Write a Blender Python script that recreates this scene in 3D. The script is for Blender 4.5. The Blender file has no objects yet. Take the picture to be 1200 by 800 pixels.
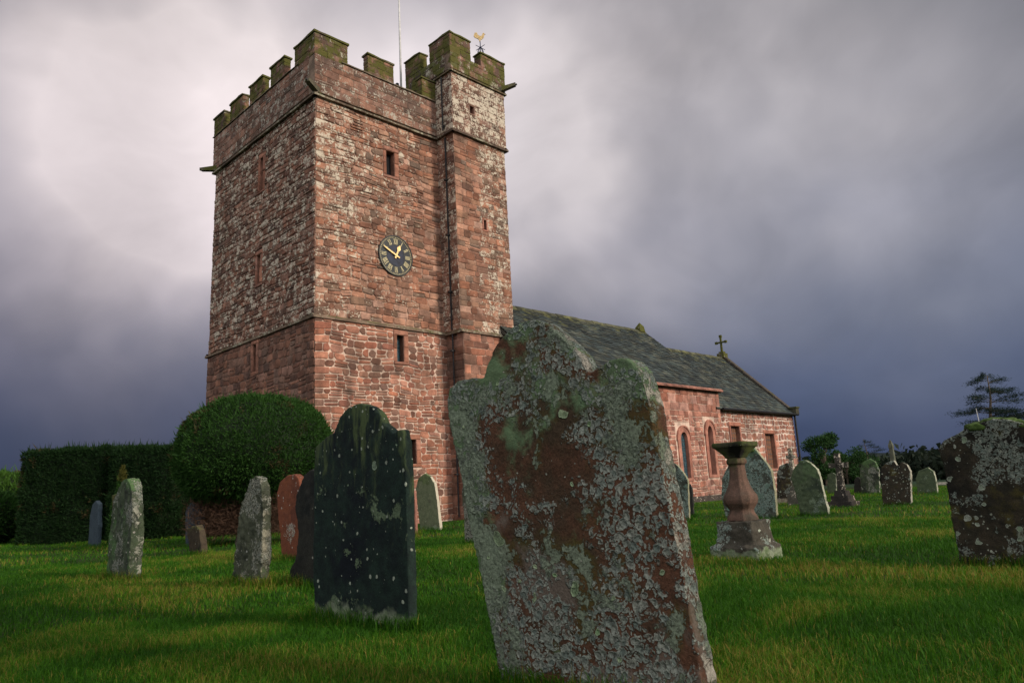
import bpy, bmesh, math, random
import numpy as np
from mathutils import Vector, Matrix, noise as mnoise
R_ = math.radians
scn = bpy.context.scene
COL = scn.collection
rng = random.Random(7)
npr = np.random.default_rng(11)

# ------------------------------------------------------------------ helpers
class MB:
    """collects faces, with a colour per face and a material index per face"""
    def __init__(s): s.v=[]; s.f=[]; s.c=[]; s.m=[]
    def face(s, pts, col=(.5,.5,.5,0), m=0):
        i=len(s.v); s.v.extend(pts); s.f.append(tuple(range(i,i+len(pts)))); s.c.append(col); s.m.append(m)
    def poly(s, verts, faces, col=(.5,.5,.5,0), m=0):
        i=len(s.v); s.v.extend(verts)
        for f in faces: s.f.append(tuple(i+k for k in f)); s.c.append(col); s.m.append(m)
    def box(s, x0,x1,y0,y1,z0,z1, col=(.5,.5,.5,0), m=0, skip=()):
        V=[(x0,y0,z0),(x1,y0,z0),(x1,y1,z0),(x0,y1,z0),(x0,y0,z1),(x1,y0,z1),(x1,y1,z1),(x0,y1,z1)]
        F={'b':(3,2,1,0),'t':(4,5,6,7),'s':(0,1,5,4),'e':(1,2,6,5),'n':(2,3,7,6),'w':(3,0,4,7)}
        s.poly(V,[f for k,f in F.items() if k not in skip],col,m)
    def build(s, name, mats, parent=None, smooth=False):
        me=bpy.data.meshes.new(name)
        me.from_pydata([tuple(p) for p in s.v],[],s.f)
        for m in (mats if isinstance(mats,(list,tuple)) else [mats]): me.materials.append(m)
        me.polygons.foreach_set('material_index',s.m)
        a=me.attributes.new('Col','FLOAT_COLOR','FACE')
        a.data.foreach_set('color',np.array([c if len(c)==4 else (*c,0) for c in s.c],dtype=np.float32).ravel())
        if smooth: me.polygons.foreach_set('use_smooth',[True]*len(s.f))
        me.update()
        o=bpy.data.objects.new(name,me); COL.objects.link(o)
        if parent is not None: o.parent=parent
        return o
def tag(o,label=None,cat=None,group=None,kind=None):
    if label: o['label']=label
    if cat: o['category']=cat
    if group: o['group']=group
    if kind: o['kind']=kind
    return o
def empty(name,loc,rz=0,**k):
    o=bpy.data.objects.new(name,None); COL.objects.link(o); o.location=loc; o.rotation_euler=(0,0,rz); o.empty_display_size=.2
    return tag(o,**k)
def from_bm(name,bm,mat,parent=None,smooth=False):
    me=bpy.data.meshes.new(name); bm.to_mesh(me); bm.free()
    me.materials.append(mat)
    if smooth: me.polygons.foreach_set('use_smooth',[True]*len(me.polygons))
    o=bpy.data.objects.new(name,me); COL.objects.link(o)
    if parent is not None: o.parent=parent
    return o
def tube(mb,p0,p1,r0,r1,n=8,col=(.5,.5,.5,0),m=0):
    p0=Vector(p0);p1=Vector(p1);d=(p1-p0).normalized()
    a=d.orthogonal().normalized();b=d.cross(a)
    V=[];
    for p,r in((p0,r0),(p1,r1)):
        for k in range(n):
            t=2*math.pi*k/n; V.append(p+a*(r*math.cos(t))+b*(r*math.sin(t)))
    F=[(k,(k+1)%n,n+(k+1)%n,n+k) for k in range(n)]+[tuple(range(n-1,-1,-1)),tuple(range(n,2*n))]
    mb.poly(V,F,col,m)

# ------------------------------------------------------------------ node helpers
class NT:
    def __init__(s,name,world=None):
        if world is None:
            s.mat=bpy.data.materials.new(name); s.mat.use_nodes=True; t=s.mat.node_tree
        else: t=world.node_tree
        s.t=t; t.nodes.clear()
    def n(s,typ,**k):
        x=s.t.nodes.new(typ)
        for a,b in k.items():
            if a.startswith('i_'):
                x.inputs[a[2:].replace('_',' ')].default_value=b
            else: setattr(x,a,b)
        return x
    def l(s,a,b): s.t.links.new(a,b)
    def set(s,sock,val):
        if isinstance(val,bpy.types.NodeSocket): s.l(val,sock)
        else:
            if sock.type=='RGBA' and not hasattr(val,'__len__'): val=(val,val,val,1)
            if sock.type=='RGBA' and len(val)==3: val=(*val,1)
            sock.default_value=val
    def math(s,op,a,b=0.,c=None,clamp=False):
        x=s.n('ShaderNodeMath',operation=op,use_clamp=clamp); s.set(x.inputs[0],a); s.set(x.inputs[1],b)
        if c is not None: s.set(x.inputs[2],c)
        return x.outputs[0]
    def mix(s,f,a,b,blend='MIX'):
        x=s.n('ShaderNodeMix',data_type='RGBA',blend_type=blend); s.set(x.inputs[0],f); s.set(x.inputs[6],a); s.set(x.inputs[7],b)
        return x.outputs[2]
    def ss(s,v,lo,hi,inv=False):
        x=s.n('ShaderNodeMapRange',interpolation_type='SMOOTHSTEP'); s.set(x.inputs[0],v); s.set(x.inputs[1],lo); s.set(x.inputs[2],hi)
        x.inputs[3].default_value=1. if inv else 0.; x.inputs[4].default_value=0. if inv else 1.
        return x.outputs[0]
    def noise(s,vec,scale,detail=4,rough=.55,dist=0.):
        x=s.n('ShaderNodeTexNoise'); s.l(vec,x.inputs['Vector']); x.inputs['Scale'].default_value=scale; x.inputs['Detail'].default_value=detail
        x.inputs['Roughness'].default_value=rough; x.inputs['Distortion'].default_value=dist
        return x.outputs['Fac']
    def vor(s,vec,scale,feature='F1',rand=1.,out='Distance'):
        x=s.n('ShaderNodeTexVoronoi',feature=feature); s.l(vec,x.inputs['Vector']); x.inputs['Scale'].default_value=scale; x.inputs['Randomness'].default_value=rand
        return x
    def mapping(s,vec,scale=(1,1,1),loc=(0,0,0)):
        x=s.n('ShaderNodeMapping'); s.l(vec,x.inputs[0]); x.inputs['Scale'].default_value=scale; x.inputs['Location'].default_value=loc
        return x.outputs[0]
    def warp(s,vec,scale,amt,detail=2):
        x=s.n('ShaderNodeTexNoise'); s.l(vec,x.inputs['Vector']); x.inputs['Scale'].default_value=scale; x.inputs['Detail'].default_value=detail
        y=s.n('ShaderNodeVectorMath',operation='SUBTRACT'); s.l(x.outputs['Color'],y.inputs[0]); y.inputs[1].default_value=(.5,.5,.5)
        z=s.n('ShaderNodeVectorMath',operation='MULTIPLY_ADD'); s.l(y.outputs[0],z.inputs[0]); z.inputs[1].default_value=(amt,amt,amt); s.l(vec,z.inputs[2])
        return z.outputs[0]
    def out(s,col,rough=.9,bump=None,bdist=.01,bstr=.6,spec=.25,metal=0.,sheen=None):
        b=s.n('ShaderNodeBsdfPrincipled'); s.set(b.inputs['Base Color'],col); s.set(b.inputs['Roughness'],rough)
        b.inputs['Specular IOR Level'].default_value=spec; b.inputs['Metallic'].default_value=metal
        if bump is not None:
            x=s.n('ShaderNodeBump'); x.inputs['Strength'].default_value=bstr; x.inputs['Distance'].default_value=bdist; s.set(x.inputs['Height'],bump); s.l(x.outputs[0],b.inputs['Normal'])
        o=s.n('ShaderNodeOutputMaterial'); s.l(b.outputs[0],o.inputs[0])
        return s.mat
    def obj(s): return s.n('ShaderNodeTexCoord').outputs['Object']
    def geo(s,k='Position'): return s.n('ShaderNodeNewGeometry').outputs[k]
    def attr(s,name='Col'): return s.n('ShaderNodeAttribute',attribute_name=name)
    def sep(s,v):
        x=s.n('ShaderNodeSeparateXYZ'); s.l(v,x.inputs[0]); return x.outputs

# ------------------------------------------------------------------ materials
def stone_mat(name, lich=(.63,.55,.44), lbias=0., moss=0., mosscol=(.085,.10,.016), grime=.45, ls=4.5):
    t=NT(name); P=t.obj(); A=t.attr(); c=A.outputs['Color']
    n1=t.noise(P,3.1,5,.6); n2=t.noise(P,38,4,.65); n3=t.noise(P,.55,4,.6)
    c=t.mix(1.,c,t.mix(t.ss(n1,.3,.7),(.62,.60,.60),(1.25,1.2,1.18)),'MULTIPLY')
    c=t.mix(1.,c,t.mix(t.ss(n2,.25,.75),(.72,.72,.72),(1.2,1.2,1.2)),'MULTIPLY')
    g=t.math('MULTIPLY',t.ss(n3,.48,.72),grime)
    c=t.mix(g,c,(.055,.045,.036))
    st=t.math('MULTIPLY',t.ss(t.noise(t.mapping(P,(2.2,2.2,.13)),1.3,6,.6),.52,.68),grime*.75)
    c=t.mix(st,c,(.062,.046,.036))
    W=t.warp(P,7,.16,4)
    l1=t.noise(W,ls,8,.66); l2=t.noise(W,17,6,.65)
    s=t.math('ADD',t.math('MULTIPLY',l1,.5),t.math('MULTIPLY',l2,.5))
    s=t.math('ADD',s,t.math('MULTIPLY_ADD',A.outputs['Alpha'],.26,-.13+lbias))
    lm=t.ss(s,.548,.578)
    c=t.mix(t.math('MULTIPLY',lm,.9),c,t.mix(t.ss(n2,.3,.7),lich,tuple(x*.72 for x in lich)))
    if moss>0:
        nz=t.sep(t.geo('Normal'))[2]
        m=t.math('ADD',t.noise(W,2.3,6,.6),t.math('MULTIPLY_ADD',nz,.14,moss-.5))
        mm=t.ss(m,.48,.60)
        c=t.mix(t.math('MULTIPLY',mm,.88),c,t.mix(t.ss(n2,.3,.7),mosscol,tuple(x*.5 for x in mosscol)))
    h=t.math('ADD',t.math('MULTIPLY',n2,.6),t.math('MULTIPLY',t.noise(P,120,3,.6),.3))
    h=t.math('ADD',h,t.math('MULTIPLY',lm,.2))
    return t.out(c,.93,h,.02,.75,.2)
M={}
M['wall']=stone_mat('red_sandstone')
M['parapet']=stone_mat('weathered_sandstone',lich=(.46,.42,.35),lbias=-.012,moss=.34,grime=.62)
M['merlon']=stone_mat('mossy_sandstone',lich=(.46,.43,.34),lbias=-.01,moss=.565,mosscol=(.098,.102,.018),grime=.8)
M['string']=stone_mat('string_stone',lich=(.36,.34,.25),lbias=.03,moss=.42,mosscol=(.12,.12,.04),grime=.7)
M['dressed']=stone_mat('dressed_sandstone',lbias=-.09,grime=.25)
def simple(name,col,rough=.6,metal=0.,ns=20,amt=.35,spec=.3):
    t=NT(name); n=t.noise(t.obj(),ns,5,.6)
    lo=tuple(x*(1-amt) for x in col); hi=tuple(x*(1+amt) for x in col)
    return t.out(t.mix(t.ss(n,.3,.7),lo,hi),rough,n,.004,.4,spec,metal)
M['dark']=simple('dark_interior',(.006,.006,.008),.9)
M['lead']=simple('lead_sheet',(.05,.055,.06),.65)
M['iron']=simple('black_iron',(.015,.015,.017),.5,.3)
M['blueiron']=simple('painted_iron',(.03,.035,.07),.5,.2)
M['vanegold']=simple('weathered_gilding',(.42,.30,.14),.55,.2)
M['gold']=simple('gilding',(.66,.47,.20),.45,.35,spec=.5)
M['goldpale']=simple('pale_gilding',(.46,.40,.24),.55,.1)
M['dial']=simple('dial_paint',(.012,.016,.018),.4,0,8)
M['dialblue']=simple('dial_centre',(.014,.018,.034),.25,.0,5,.6,.5)
M['white']=simple('white_paint',(.75,.74,.72),.5,0,6,.1)
M['polepaint']=simple('worn_white_paint',(.52,.51,.50),.6,0,6,.15)
M['glass']=simple('leaded_glass',(.030,.075,.095),.18,0,14,.6,.6)
M['leadcame']=simple('lead_came',(.06,.07,.08),.6)
def slate_mat():
    t=NT('mossy_slate'); P=t.obj(); A=t.attr(); c=A.outputs['Color']
    n2=t.noise(P,30,4,.6)
    c=t.mix(1.,c,t.mix(t.ss(n2,.25,.75),(.65,.65,.65),(1.3,1.3,1.3)),'MULTIPLY')
    c=t.mix(1.,c,t.mix(t.ss(t.noise(P,.9,6,.65),.35,.65),(.6,.62,.62),(1.45,1.4,1.3)),'MULTIPLY')
    s=t.math('ADD',t.noise(P,2.2,7,.68),t.math('MULTIPLY_ADD',A.outputs['Alpha'],.45,-.2))
    c=t.mix(t.math('MULTIPLY',t.ss(s,.5,.68),.85),c,t.mix(t.ss(n2,.35,.65),(.09,.10,.025),(.17,.16,.08)))
    return t.out(c,.75,n2,.01,.6,.3)
M['slate']=slate_mat()

# ------------------------------------------------------------------ masonry
def stones(mb,P,s0,s1,z0,z1,course=.22,wid=.38,gap=.012,depth=.022,jit=.012,cham=.1,pal=None,opens=(),lich=0.,split=.0,m=0,wave=.0,lgrad=None,q=None):
    """coursed stones laid on the plane P(s,z,d); opens: rectangles left free; q: quoin half-length at both ends"""
    z=z0; seed=rng.uniform(0,99); row=0
    while z<z1-.02:
        h=course*rng.uniform(.72,1.32)
        if z+h>z1-.5*course*.72: h=z1-z
        cuts=[(a,b,c,d) for (a,b,c,d) in opens if z+h>c+.015 and z<d-.015 and b>s0 and a<s1]
        edges=sorted([(max(a,s0),min(b,s1),c,d) for a,b,c,d in cuts])
        segs=[];cur=s0
        for a,b,c,d in edges:
            if a>cur+.03: segs.append((cur,a,z,z+h))
            if z<c-.05: segs.append((a,b,z,c))
            if z+h>d+.05: segs.append((a,b,d,z+h))
            cur=max(cur,b)
        if s1>cur+.03: segs.append((cur,s1,z,z+h))
        for (a,b,za,zb) in segs:
            s=a
            while s<b-.01:
                w=wid*rng.uniform(.55,1.6)
                qs=False
                if q and abs(s-s0)<1e-6 and (row%2==0 or True): w=q*(1.25 if row%2 else .72)*rng.uniform(.85,1.15); qs=True
                if s+w>b-.45*wid: w=b-s
                if q and b==s1 and s+w>=b-1e-6:
                    qs=True
                e0=rng.uniform(-.016,.012) if (q and abs(s-s0)<1e-6) else 0.; e1=rng.uniform(-.012,.016) if (q and b==s1 and s+w>=b-1e-6) else 0.
                parts=[(za,zb)]
                if (not qs) and rng.random()<split and zb-za>.14:
                    k=za+(zb-za)*rng.uniform(.38,.62); parts=[(za,k),(k,zb)]
                for (pa,pb) in parts:
                    stone(mb,P,s+e0,s+w+e1,pa,pb,gap,depth,jit if not qs else jit*.4,cham if not qs else cham*.4,pal,lich if lgrad is None else lgrad(s,pa),m,wave,seed)
                s+=w
        z+=h; row+=1
def stone(mb,P,sa,sb,za,zb,gap,depth,jit,cham,pal,lich,m,wave,seed):
    g=gap*.5; sa+=g;sb-=g;za+=g;zb-=g
    w=sb-sa;h=zb-za
    if w<.02 or h<.02: return
    mn=min(w,h); c=[cham*mn*rng.uniform(.4,1.6) for _ in range(4)]
    pts=[(sa+c[0],za),(sb-c[1],za),(sb,za+c[1]),(sb,zb-c[2]),(sb-c[2],zb),(sa+c[3],zb),(sa,zb-c[3]),(sa,za+c[0])]
    j=min(jit,mn*.16)
    pts=[(x+rng.uniform(-j,j),y+rng.uniform(-j,j)) for x,y in pts]
    if wave>0:
        pts=[(x,y+wave*mnoise.noise((x*.9+seed,y*.9,seed))) for x,y in pts]
    d=depth*rng.uniform(.55,1.25); cx=(sa+sb)/2;cz=(za+zb)/2; ib=min(.028,mn*.2)
    V=[P(x,y,-.004) for x,y in pts]+[P(x,y,d*.62) for x,y in pts]
    for x,y in pts:
        fx=1-ib*2/max(w,.05);fz=1-ib*2/max(h,.05)
        V.append(P(cx+(x-cx)*fx,cz+(y-cz)*fz,d*rng.uniform(.9,1.12)))
    F=[(k,(k+1)%8,8+(k+1)%8,8+k) for k in range(8)]+[(8+k,8+(k+1)%8,16+(k+1)%8,16+k) for k in range(8)]+[tuple(range(16,24))]
    col=rng.choice(pal); v=rng.uniform(.84,1.16); hshift=rng.uniform(-.06,.06)
    mb.poly(V,F,(col[0]*v*(1+hshift),col[1]*v,col[2]*v*(1-hshift),min(1,max(0,lich+rng.uniform(-.14,.14)))),m)
def backing(mb,P,s0,s1,z0,z1,opens=(),col=(.4,.3,.25,0),reveal=.3,m=0,lgrad=None,cell=None):
    """the wall plane behind the stones, with real holes and reveals"""
    ss=sorted({s0,s1,*[min(max(x,s0),s1) for o in opens for x in o[:2]]}); zs=sorted({z0,z1,*[min(max(x,z0),z1) for o in opens for x in o[2:]]})
    for i in range(len(ss)-1):
        for k in range(len(zs)-1):
            cx=(ss[i]+ss[i+1])/2;cz=(zs[k]+zs[k+1])/2
            if any(a<cx<b and c<cz<d for a,b,c,d in opens): continue
            mb.face([P(ss[i],zs[k],0),P(ss[i+1],zs[k],0),P(ss[i+1],zs[k+1],0),P(ss[i],zs[k+1],0)],col,m)
    for a,b,c,d in opens:
        if b<=s0 or a>=s1 or d<=z0 or c>=z1: continue
        for p,q in(((a,c),(b,c)),((b,c),(b,d)),((b,d),(a,d)),((a,d),(a,c))):
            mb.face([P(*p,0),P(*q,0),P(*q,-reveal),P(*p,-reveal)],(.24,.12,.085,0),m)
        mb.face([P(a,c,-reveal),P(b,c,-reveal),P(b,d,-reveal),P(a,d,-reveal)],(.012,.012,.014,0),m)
RED=[(0.290,0.140,0.091),(0.336,0.168,0.112),(0.232,0.112,0.075),(0.383,0.207,0.143),(0.174,0.092,0.064),(0.325,0.190,0.132),(0.255,0.146,0.105),(0.394,0.230,0.165),(0.186,0.123,0.090)]
REDLOW=[(0.325,0.140,0.091),(0.267,0.112,0.077),(0.371,0.174,0.119),(0.174,0.084,0.059),(0.302,0.157,0.110),(0.394,0.196,0.138),(0.209,0.118,0.088)]
WEST=[(0.205,0.101,0.069),(0.238,0.122,0.085),(0.162,0.080,0.057),(0.259,0.138,0.099),(0.130,0.072,0.054),(0.216,0.127,0.094)]  # west stones darker and browner: weathering, with some shade put into the colour
PARA=[(.20,.11,.08),(.24,.135,.10),(.16,.095,.072),(.27,.155,.115),(.13,.082,.062)]
NAVE=[(0.380,0.178,0.132),(0.333,0.149,0.109),(0.425,0.218,0.167),(0.287,0.132,0.098),(0.460,0.247,0.190)]
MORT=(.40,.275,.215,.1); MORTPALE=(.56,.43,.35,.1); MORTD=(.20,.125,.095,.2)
def plane(ox,oy,ux,uy,nx,ny,length=None,bat=0.):
    """wall plane: origin, direction along the wall, outward normal; optional batter that narrows and insets with height"""
    def P(s,z,d):
        i=bat*z
        if length and bat: s=s*(1-2*i/length)+i
        return Vector((ox+ux*s+nx*(d-i),oy+uy*s+ny*(d-i),z))
    return P

church=empty('church',(-5.672,20.637,0),R_(45.2776),label='red sandstone church with battlemented clock tower, stair turret and slate roofed nave behind the gravestones',cat='church')
TL,TN=7.36,7.45            # tower length along the nave, tower depth
TA=4.90                    # where the stair turret begins on the south face
BAT=.0082
# ---- tower body ---------------------------------------------------------
mb=MB()
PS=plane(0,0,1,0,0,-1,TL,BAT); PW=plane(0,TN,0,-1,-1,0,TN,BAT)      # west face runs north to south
PN=plane(TL,TN,-1,0,0,1,TL,BAT); PE=plane(TL,0,0,1,1,0,TN,BAT)
S_OP=[(2.67,3.0,11.22,12.07),(2.90,3.17,4.98,5.83),(3.31,3.55,1.80,2.55)]
W_OP=[(TN-3.70,TN-3.47,11.15,12.35),(TN-3.75,TN-3.53,7.9,8.88),(TN-3.84,TN-3.62,4.99,5.88)]
SUR=.13
S_SUR=[(a-SUR,b+SUR+.05,c-.1,d+.16) for a,b,c,d in S_OP]; W_SUR=[(a-SUR-.05,b+SUR,c-.1,d+.18) for a,b,c,d in W_OP]
lS=lambda s,z: .12 if z<6 else min(.52,.36+.04*(z-6))+(.14 if s<1.2 else 0)-(.22 if s>3.6 else 0)
lW=lambda s,z: .18 if z<6 else .60
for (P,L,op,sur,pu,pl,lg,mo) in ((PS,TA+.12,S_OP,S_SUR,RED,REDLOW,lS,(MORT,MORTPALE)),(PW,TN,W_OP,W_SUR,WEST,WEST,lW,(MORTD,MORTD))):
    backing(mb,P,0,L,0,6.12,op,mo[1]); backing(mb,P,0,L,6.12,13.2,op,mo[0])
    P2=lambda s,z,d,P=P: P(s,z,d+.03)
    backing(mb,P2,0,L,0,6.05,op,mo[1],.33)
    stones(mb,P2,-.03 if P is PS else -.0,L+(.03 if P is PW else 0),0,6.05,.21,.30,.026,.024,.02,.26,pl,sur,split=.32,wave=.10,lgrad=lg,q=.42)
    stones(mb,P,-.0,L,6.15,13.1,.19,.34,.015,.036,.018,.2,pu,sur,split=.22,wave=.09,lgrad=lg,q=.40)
for P,L in((PN,TL),(PE,TN)): backing(mb,P,0,L,0,13.2,(),(.24,.13,.1,.3))
mb.face([(0.1,.1,13.6),(TL-.1,.1,13.6),(TL-.1,TN-.1,13.6),(.1,TN-.1,13.6)],(.06,.065,.07,0))
tower=mb.build('tower',M['wall'],church)

def beam(mb,P,s0,s1,z0,z1,d0,d1,col,slope=.0):
    """a moulding running along a wall plane: sloped top"""
    n=max(1,int((s1-s0)/.7)); e=(s1-s0)/n
    for k in range(n):
        a=s0+k*e+.004;b=s0+(k+1)*e-.004; v=rng.uniform(.8,1.2); j=rng.uniform(-.006,.006)
        V=[P(a,z0,d0),P(b,z0,d0),P(b,z0,d1+j),P(a,z0,d1+j),P(a,z0+(z1-z0)*.45,d1+j),P(b,z0+(z1-z0)*.45,d1+j),P(a,z1,d0),P(b,z1,d0)]
        mb.poly(V,[(0,1,2,3),(3,2,5,4),(4,5,7,6),(0,3,4,6),(1,7,5,2)],(col[0]*v,col[1]*v,col[2]*v,rng.uniform(.1,.7)))
SC=(.20,.145,.105)
mb=MB()
beam(mb,PS,-.10,TA+.05,6.03,6.17,-.02,.11,SC); beam(mb,PW,-.08,TN+.10,6.03,6.17,-.02,.11,SC)
beam(mb,PN,-.1,TL+.1,6.03,6.17,-.02,.11,SC)
mb.build('string_course',M['string'],tower)
mb=MB()
for P,L in((PS,TA+.05),(PW,TN+.12)): beam(mb,P,-.12,L,13.08,13.22,-.02,.13,(.13,.095,.07))
mb.build('string_course',M['string'],tower)
# ---- parapets -----------------------------------------------------------
def masonry_box(mb,a0,a1,b0,b1,z0,z1,sides='swne',pal=PARA,course=.22,wid=.42,gap=.014,depth=.018,lich=.6,top=True,jit=.01,cham=.12,capc=(.17,.13,.09)):
    mort=(.22,.16,.12,.3)
    faces={'s':(plane(a0,b0,1,0,0,-1),a1-a0),'w':(plane(a0,b1,0,-1,-1,0),b1-b0),'n':(plane(a1,b1,-1,0,0,1),a1-a0),'e':(plane(a1,b0,0,1,1,0),b1-b0)}
    mb.box(a0,a1,b0,b1,z0,z1,mort)
    for k in sides:
        P,L=faces[k]; stones(mb,P,-.01,L+.01,z0,z1-.01,course,wid,gap,depth,jit,cham,pal,lich=lich,split=.12)
def coping(mb,a0,a1,b0,b1,z,h=.09,o=.05,col=(.17,.14,.10)):
    """weathered slab: slightly ridged top, irregular edge"""
    nx=max(1,int((a1-a0)/.22)); ny=max(1,int((b1-b0)/.22))
    xs=np.linspace(a0-o,a1+o,nx+1); ys=np.linspace(b0-o,b1+o,ny+1)
    j=lambda x,y:.022*mnoise.noise((x*3.1,y*3.1,z))
    top={};bot={}
    V=[];F=[]
    def add(p): V.append(p); return len(V)-1
    for i,x in enumerate(xs):
        for k,y in enumerate(ys):
            ed=i in(0,nx) or k in(0,ny)
            jx=j(x+9,y);jy=j(x,y+7)
            top[i,k]=add((x+jx,y+jy,z+h*(.62 if ed else 1.1)+j(x,y)*1.6)); bot[i,k]=add((x+jx,y+jy,z+(j(x+3,y+3)*.4)))
    for i in range(nx):
        for k in range(ny):
            F.append((top[i,k],top[i+1,k],top[i+1,k+1],top[i,k+1])); F.append((bot[i,k+1],bot[i+1,k+1],bot[i+1,k],bot[i,k]))
    for i in range(nx):
        F.append((bot[i,0],bot[i+1,0],top[i+1,0],top[i,0])); F.append((bot[i+1,ny],bot[i,ny],top[i,ny],top[i+1,ny]))
    for k in range(ny):
        F.append((bot[0,k+1],bot[0,k],top[0,k],top[0,k+1])); F.append((bot[nx,k],bot[nx,k+1],top[nx,k+1],top[nx,k]))
    mb.poly(V,F,(*col,.4))
ov=.0; i0=BAT*13.2
aw=i0-.09; bs=i0-.09; bn=TN-i0+.09; TH=.36        # outer planes of the parapet
mb=MB()
masonry_box(mb,aw,TA+.12,bs,bs+TH,13.22,14.52,'sn')
masonry_box(mb,aw,aw+TH,bs+TH+.003,bn,13.22,14.56,'we')
masonry_box(mb,aw+TH+.003,TL-.1,bn-TH,bn,13.22,14.56,'sn')
masonry_box(mb,TL-.1-TH,TL-.1,1.7,bn-TH-.003,13.22,14.56,'we')
coping(mb,aw+1.0,TA+.1,bs,bs+TH,14.53,.06,.05); coping(mb,aw,aw+TH,bs+1.0,bn,14.57,.05,.05)
parapet=mb.build('parapet',M['parapet'],tower)
def merlon(a0,a1,b0,b1,z0,z1,sides='swne',parent=tower):
    mb=MB(); masonry_box(mb,a0,a1,b0,b1,z0,z1,sides,course=.2,wid=.34,gap=.012,lich=.42)
    coping(mb,a0,a1,b0,b1,z1,.085,.045,(.12,.11,.06))
    return mb.build('merlon',M['merlon'],parent)
# the corner merlon is L shaped: south leg and west leg in one block
mb=MB()
masonry_box(mb,aw-.004,1.19,bs-.004,bs+TH,14.50,15.24,'swne',course=.2,wid=.36,gap=.012,lich=.5)
masonry_box(mb,aw-.004,aw+TH,bs+TH+.003,1.25,14.52,15.24,'wne',course=.2,wid=.36,gap=.012,lich=.5)
coping(mb,aw,1.19,bs,bs+TH,15.24,.10,.05,(.13,.12,.05)); coping(mb,aw,aw+TH,bs+TH+.06,1.25,15.245,.09,.05,(.13,.12,.05))
mb.build('merlon',M['merlon'],tower)
merlon(1.98,3.0,bs,bs+.24,14.53,15.26)
merlon(4.24,TA+.1,bs,bs+TH-.05,14.53,15.28)
for (b0,b1) in((1.96,2.90),(3.48,4.46),(5.02,6.03),(6.56,bn)): merlon(aw,aw+.22,b0,b1,14.57,15.30)
for a0 in (1.4,3.1,4.8): merlon(a0,a0+1.2,bn-TH+.05,bn,14.57,15.26,'s')
# ---- windows of the tower ------------------------------------------------
def slit(P,rect,lat=True,arch=False):
    a,b,c,d=rect; mb=MB(); pal=[(.30,.145,.10),(.26,.12,.082),(.32,.16,.115)]
    s=SUR
    for (x0,x1,z0,z1) in ((a-s,a,c,c+(d-c)*.48),(a-s,a,c+(d-c)*.48,d),(b,b+s+.05,c,c+(d-c)*.55),(b,b+s+.05,c+(d-c)*.55,d),(a-s,b+s+.05,d,d+.16),(a-s,b+s+.05,c-.1,c)):
        stone(mb,P,x0,x1,z0,z1,.008,.045,.003,.03,pal,.05,0,0,0)
    fr=mb.build('window',M['dressed'],church)
    mb=MB(); V=[P(a,c,-.2),P(b,c,-.2),P(b,d,-.2),P(a,d,-.2)]; mb.face(V)
    if lat:
        n=max(2,int((d-c)/.14))
        for k in range(1,n):
            z=c+(d-c)*k/n; mb.face([P(a,z-.008,-.194),P(b,z-.008,-.194),P(b,z+.008,-.194),P(a,z+.008,-.194)],m=1)
        mid=(a+b)/2; mb.face([P(mid-.008,c,-.192),P(mid+.008,c,-.192),P(mid+.008,d,-.192),P(mid-.008,d,-.192)],m=1)
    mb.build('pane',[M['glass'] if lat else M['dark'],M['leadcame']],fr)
    return fr
PSl=lambda s,z,d: PS(s,z,d+.03)
PWl=lambda s,z,d: PW(s,z,d+.03)
slit(PS,S_OP[0],False); slit(PSl,S_OP[1]); slit(PSl,S_OP[2])
slit(PW,W_OP[0],False); slit(PW,W_OP[1],False); slit(PWl,W_OP[2],False)
# ---- stair turret --------------------------------------------------------
mb=MB(); UB=-.80; UN=1.66; UE=7.36
def tur(a0,a1,b0,z0,z1,pal,op,kw):
    PSt=plane(a0,b0,1,0,0,-1); PWt=plane(a0,UN,0,-1,-1,0); PEt=plane(a1,b0,0,1,1,0)
    backing(mb,PSt,0,a1-a0,z0,z1,op,kw['mc'],.25); backing(mb,PWt,0,UN-b0,z0,z1,(),kw['mc']); backing(mb,PEt,0,UN-b0,z0,z1,(),kw['mc'])
    k={x:y for x,y in kw.items() if x!='mc'}
    stones(mb,PSt,-.0,a1-a0,z0+.02,z1-.02,opens=op,pal=pal,q=.4,**k); stones(mb,PEt,0,UN-b0,z0+.02,z1-.02,pal=pal,**k)
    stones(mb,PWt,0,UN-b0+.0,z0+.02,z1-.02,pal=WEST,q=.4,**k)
    return PSt
LOWK=dict(mc=MORT,course=.26,wid=.42,gap=.018,depth=.022,cham=.12,split=.15,wave=.05,lgrad=lambda s,z:.15)
MIDK=dict(mc=MORT,course=.21,wid=.36,gap=.013,depth=.024,cham=.16,split=.15,wave=.05,lgrad=lambda s,z:.25+.35*(s>.9))
TOPK=dict(mc=(.3,.2,.16,.3),course=.22,wid=.38,gap=.013,depth=.022,cham=.14,split=.12,wave=.03,lgrad=lambda s,z:.75)
tur(4.96,UE+.05,UB-.04,0,6.07,REDLOW,[],LOWK)
op=[(6.14-4.90,6.27-4.90,9.80,10.16)]
PT=tur(4.90,UE,UB,6.07,13.2,RED,op,MIDK)
op2=[(5.67-4.85,5.85-4.85,14.05,14.33)]
PT2=tur(4.85,UE+.06,UB-.06,13.2,15.42,PARA,op2,TOPK)
mb.face([(4.9,-.7,16.0),(7.3,-.7,16.0),(7.3,1.6,16.0),(4.9,1.6,16.0)],(.06,.065,.07,0))
mb.face([(4.9,UN,13.2),(4.9,UN,15.42),(7.4,UN,15.42),(7.4,UN,13.2)],(.24,.15,.12,.4))
turret=mb.build('stair_turret',M['wall'],church)
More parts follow.
